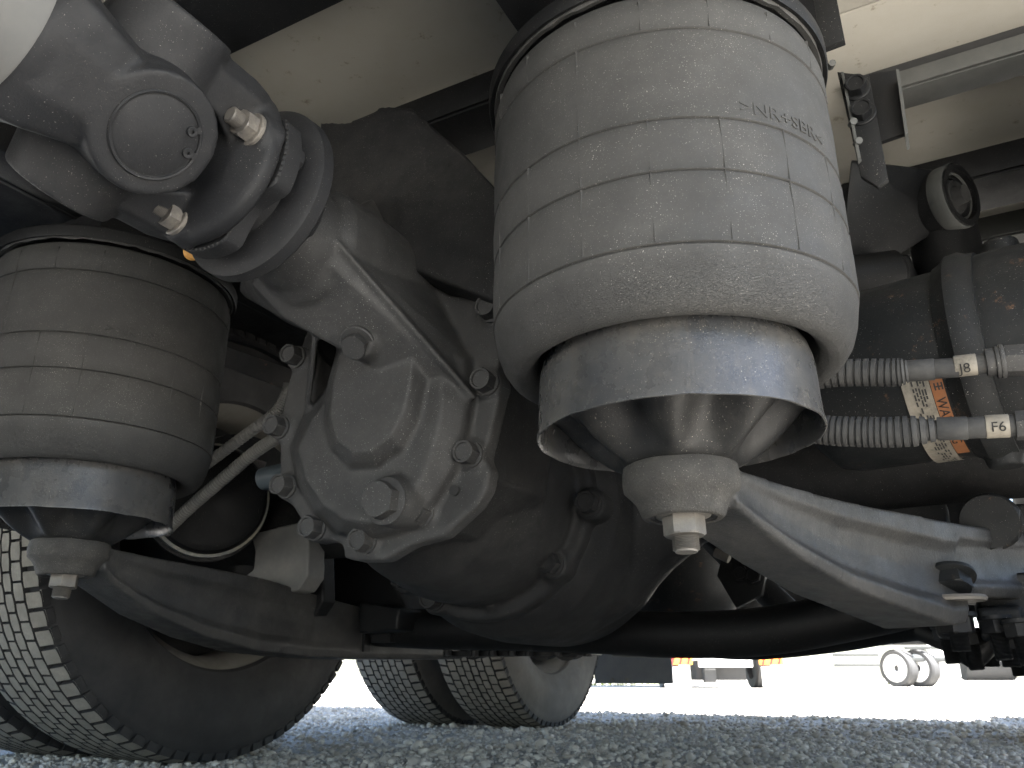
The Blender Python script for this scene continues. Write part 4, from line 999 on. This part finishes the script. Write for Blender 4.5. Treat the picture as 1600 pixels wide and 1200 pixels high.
# things seen through the gap under the axle
def build_gap():
    t = thing('rear_axle', 'dark rear axle parts glimpsed through the opening below the near arm', 'axle', (-.9, 2.7, .3))
    bm = bmesh.new()
    cyl(bm, (-1.45, 2.7, .425), (.2, 2.7, .425), .065, seg=32); lathe(bm, [(0, 2.45), (.15, 2.48), (.19, 2.6), (.19, 2.8), (.1, 2.92), (0, 2.93)], (-.65, 0, .42), (0, 1, 0), 48)
    cast('axle_housing', bm, M_cast, t, .012, 3)
    t = thing('rear_air_spring', 'dark blue grey rubber air spring of the rear axle seen through the gap', 'air spring', (-.45, 2.1, .35))
    c = oy(1062, 900, 2.1); bm = bmesh.new(); lathe(bm, [(0, .30), (.10, .30), (.135, .33), (.16, .37), (.165, .45), (.165, .72), (.15, .74), (0, .74)], (c.x, 2.1, 0), (0, 0, 1), 64); obj('bellows', bm, M_cham, t)
    bm = bmesh.new(); cyl(bm, (c.x, 2.1, .26), (c.x, 2.1, .31), .05, seg=32); obj('pad', bm, M_frame, t)
    t = thing('torque_rod', 'dark rod with bolted end plate behind the near arm', 'rod', tuple(oy(1150, 900, 1.9)))
    bm = bmesh.new(); cyl(bm, oy(1100, 830, 1.9), oy(1260, 985, 1.9), .03, seg=24); obj('rod', bm, M_frame, t)
    bm = bmesh.new(); prism(bm, [oy(*p, 1.85) for p in [(1130, 860), (1200, 880), (1190, 930), (1150, 950), (1120, 900)]], (0, .02, 0)); obj('plate', bm, M_cham, t, bevel=.002)
    nb = bolt_mesh('rod_bolt', .018, .015, m=M_frame)
    for p in ((1158, 896), (1178, 899)): place(nb, 'bolt', t, oy(*p, 1.85), (0, -1, 0))
    bm = bmesh.new(); cyl(bm, oy(1118, 862, 1.8), oy(1140, 872, 1.8), .012, seg=16); obj('pin', bm, M_nut, t)
    t = thing('mud_flap', 'grey rubber mud flap hanging behind the far wheels', 'mud flap', (-1.3, 3.45, .13))
    y = 3.45; a = oy(930, 1068, y); b = oy(1052, 1068, y)
    bm = bmesh.new(); box(bm, ((a.x+b.x)/2, y, a.z+.19), (b.x-a.x, .012, .38)); obj('flap', bm, M_flap, t, bevel=.002)
    nb = bolt_mesh('flap_rivet', .006, .004, m=M_nut)
    for px in (957, 980): place(nb, 'rivet', t, oy(px, 1062, y-.007), (0, -1, 0))
    t = thing('air_reservoir', 'horizontal dull tan tank hanging behind the cross tube', 'tank', tuple(oy(1000, 1010, 3.0)))
    bm = bmesh.new(); a = oy(955, 1015, 3.0); b = oy(1060, 1018, 3.0); a.z += .03; b.z += .03
    tube(bm, [a+(b-a)*f for f in (0, .05, .2, .8, .95, 1)], lambda f: .055 if .1 < f < .9 else (.045 if .02 < f < .98 else .02), 32); obj('shell', bm, mat('tan_steel', (.24, .21, .17), (.14, .12, .1), .6, rough=.6), t)
build_gap()

# ------------------------------------------------------------------ yard behind: parked trucks in full sun
def far_wheel(t, c, axd, R=.45, m=M_under):
    bm = bmesh.new(); lathe(bm, [(.0, -.05), (.25, -.05), (.27, -.13), (R*.93, -.135), (R, -.10), (R, .10), (R*.93, .135), (.27, .13), (.25, .05), (0, .05)], c, axd, 36); w = obj('wheel', bm, m, t)
    bm = bmesh.new(); lathe(bm, [(.06, .06), (.10, .15), (.25, .136), (.27, .125), (.25, .06)], c, axd, 28); obj('rim', bm, M_white, w); 
def build_yard():
    # frame of the far scene: fwd = horizontal viewing direction, side = right of the camera
    f = Vector((-sin(AZ), cos(AZ), 0)); r = Vector((cos(AZ), sin(AZ), 0))
    def G(px, D): return f*D + r*((px-800)/1332*D)
    # truck A: seen from behind, boxy white body with hazard striped bumper plates
    D = 15.0; c = G(1135, D); t = thing('parked_truck', 'white parked truck seen from behind with red and orange striped reflector plates', 'truck', tuple(c))
    Rz = Matrix.Rotation(AZ, 3, 'Z')
    def lb(cx, cy, cz, sx, sy, sz, nm, m, par=None, bev=.01):
        bm = bmesh.new(); box(bm, c+Rz@Vector((cx, cy, cz)), (sx, sy, sz), Rz); return obj(nm, bm, m, par or t, bevel=bev)
    lb(0, 3, 2.1, 2.3, 6, 2.3, 'body', M_white)
    lb(0, 3.0, .80, .8, 6, .22, 'chassis', M_under)
    lb(0, -.02, .50, .95, .06, .30, 'licence_panel', M_white)
    for s in (-1, 1):
        b = lb(s*.80, -.05, .46, .42, .05, .14, 'reflector_plate', M_yel)
        for k in range(3):
            bm = bmesh.new(); q = c+Rz@Vector((s*.80-.14+k*.14, -.078, .46))
            prism(bm, [q+Rz@Vector(v) for v in ((-.04, 0, -.068), (.01, 0, -.068), (.05, 0, .068), (0, 0, .068))], Rz@Vector((0, .004, 0))); obj('stripe', bm, M_red, b)
        lb(s*.86, -.0, .19, .46, .03, .34, 'mud_flap', M_white)
        far_wheel(t, c+Rz@Vector((s*.85, 1.0, .42)), Rz@Vector((1, 0, 0)))
    lb(0, .6, .30, .9, .5, .34, 'rear_axle', M_under); lb(-.25, .2, .22, .2, .2, .25, 'bracket', M_under)
    # truck B: flatbed seen from the side
    D = 17.0; c = G(1512, D); Rz = Matrix.Rotation(AZ+radians(-8), 3, 'Z'); t = thing('parked_truck', 'white flatbed truck parked side-on with pale wheels and under-run rails', 'truck', tuple(c))
    lb(.6, 1.2, 1.15, 6.6, 2.3, .16, 'deck', M_white)
    lb(2.6, 1.2, 2.0, 1.9, 2.2, 1.8, 'cab', M_white); lb(2.7, .09, 2.3, 1.0, .03, .6, 'window', M_glass)
    lb(.6, 1.2, .95, 6.3, .8, .2, 'chassis', M_under)
    lb(.4, 0.02, .52, 3.0, .05, .09, 'side_guard', M_grey); lb(.4, 0.02, .75, 3.0, .05, .07, 'side_guard', M_grey)
    lb(-.35, .12, .55, .55, .05, .72, 'mud_flap', M_white); lb(1.55, .12, .45, .55, .05, .75, 'mud_flap', M_white)
    lb(-2.05, .1, .42, .9, .06, .06, 'bumper_bar', M_grey); lb(-2.05, .1, .62, .9, .06, .06, 'bumper_bar', M_grey); lb(-1.9, .1, .82, 1.2, .06, .06, 'bumper_bar', M_grey)
    for x in (-1.2, -.78, 2.6): far_wheel(t, c+Rz@Vector((x, .25, .36)), Rz@Vector((-.78, -.62, 0)), .37)
    bm = bmesh.new(); cyl(bm, c+Rz@Vector((.15, .6, .38)), c+Rz@Vector((1.1, .6, .38)), .26, seg=32); obj('fuel_tank', bm, M_under, t)
    # thin green weeds along the far edge of the yard
    for px0, D in ((500, 21), (1300, 23)):
        bm = bmesh.new()
        for k in range(1400):
            p = G(px0+random.uniform(-500, 500), D+random.uniform(-.6, .6)); h = random.uniform(.03, .12); a = random.uniform(0, 6.28); d = Vector((cos(a), sin(a), 0))*.012; l = Vector((random.uniform(-.03, .03), random.uniform(-.03, .03), h))
            bm.faces.new([bm.verts.new(p-d), bm.verts.new(p+d), bm.verts.new(p+l)])
        g = obj('grass', bm, mat('weed_green', (.10, .13, .03), rough=.8, bump=0)); tag(g, 'thin green weeds along the far edge of the gravel yard' + (' at left' if px0 == 500 else ' at right'), 'weeds', kind='stuff')
build_yard()
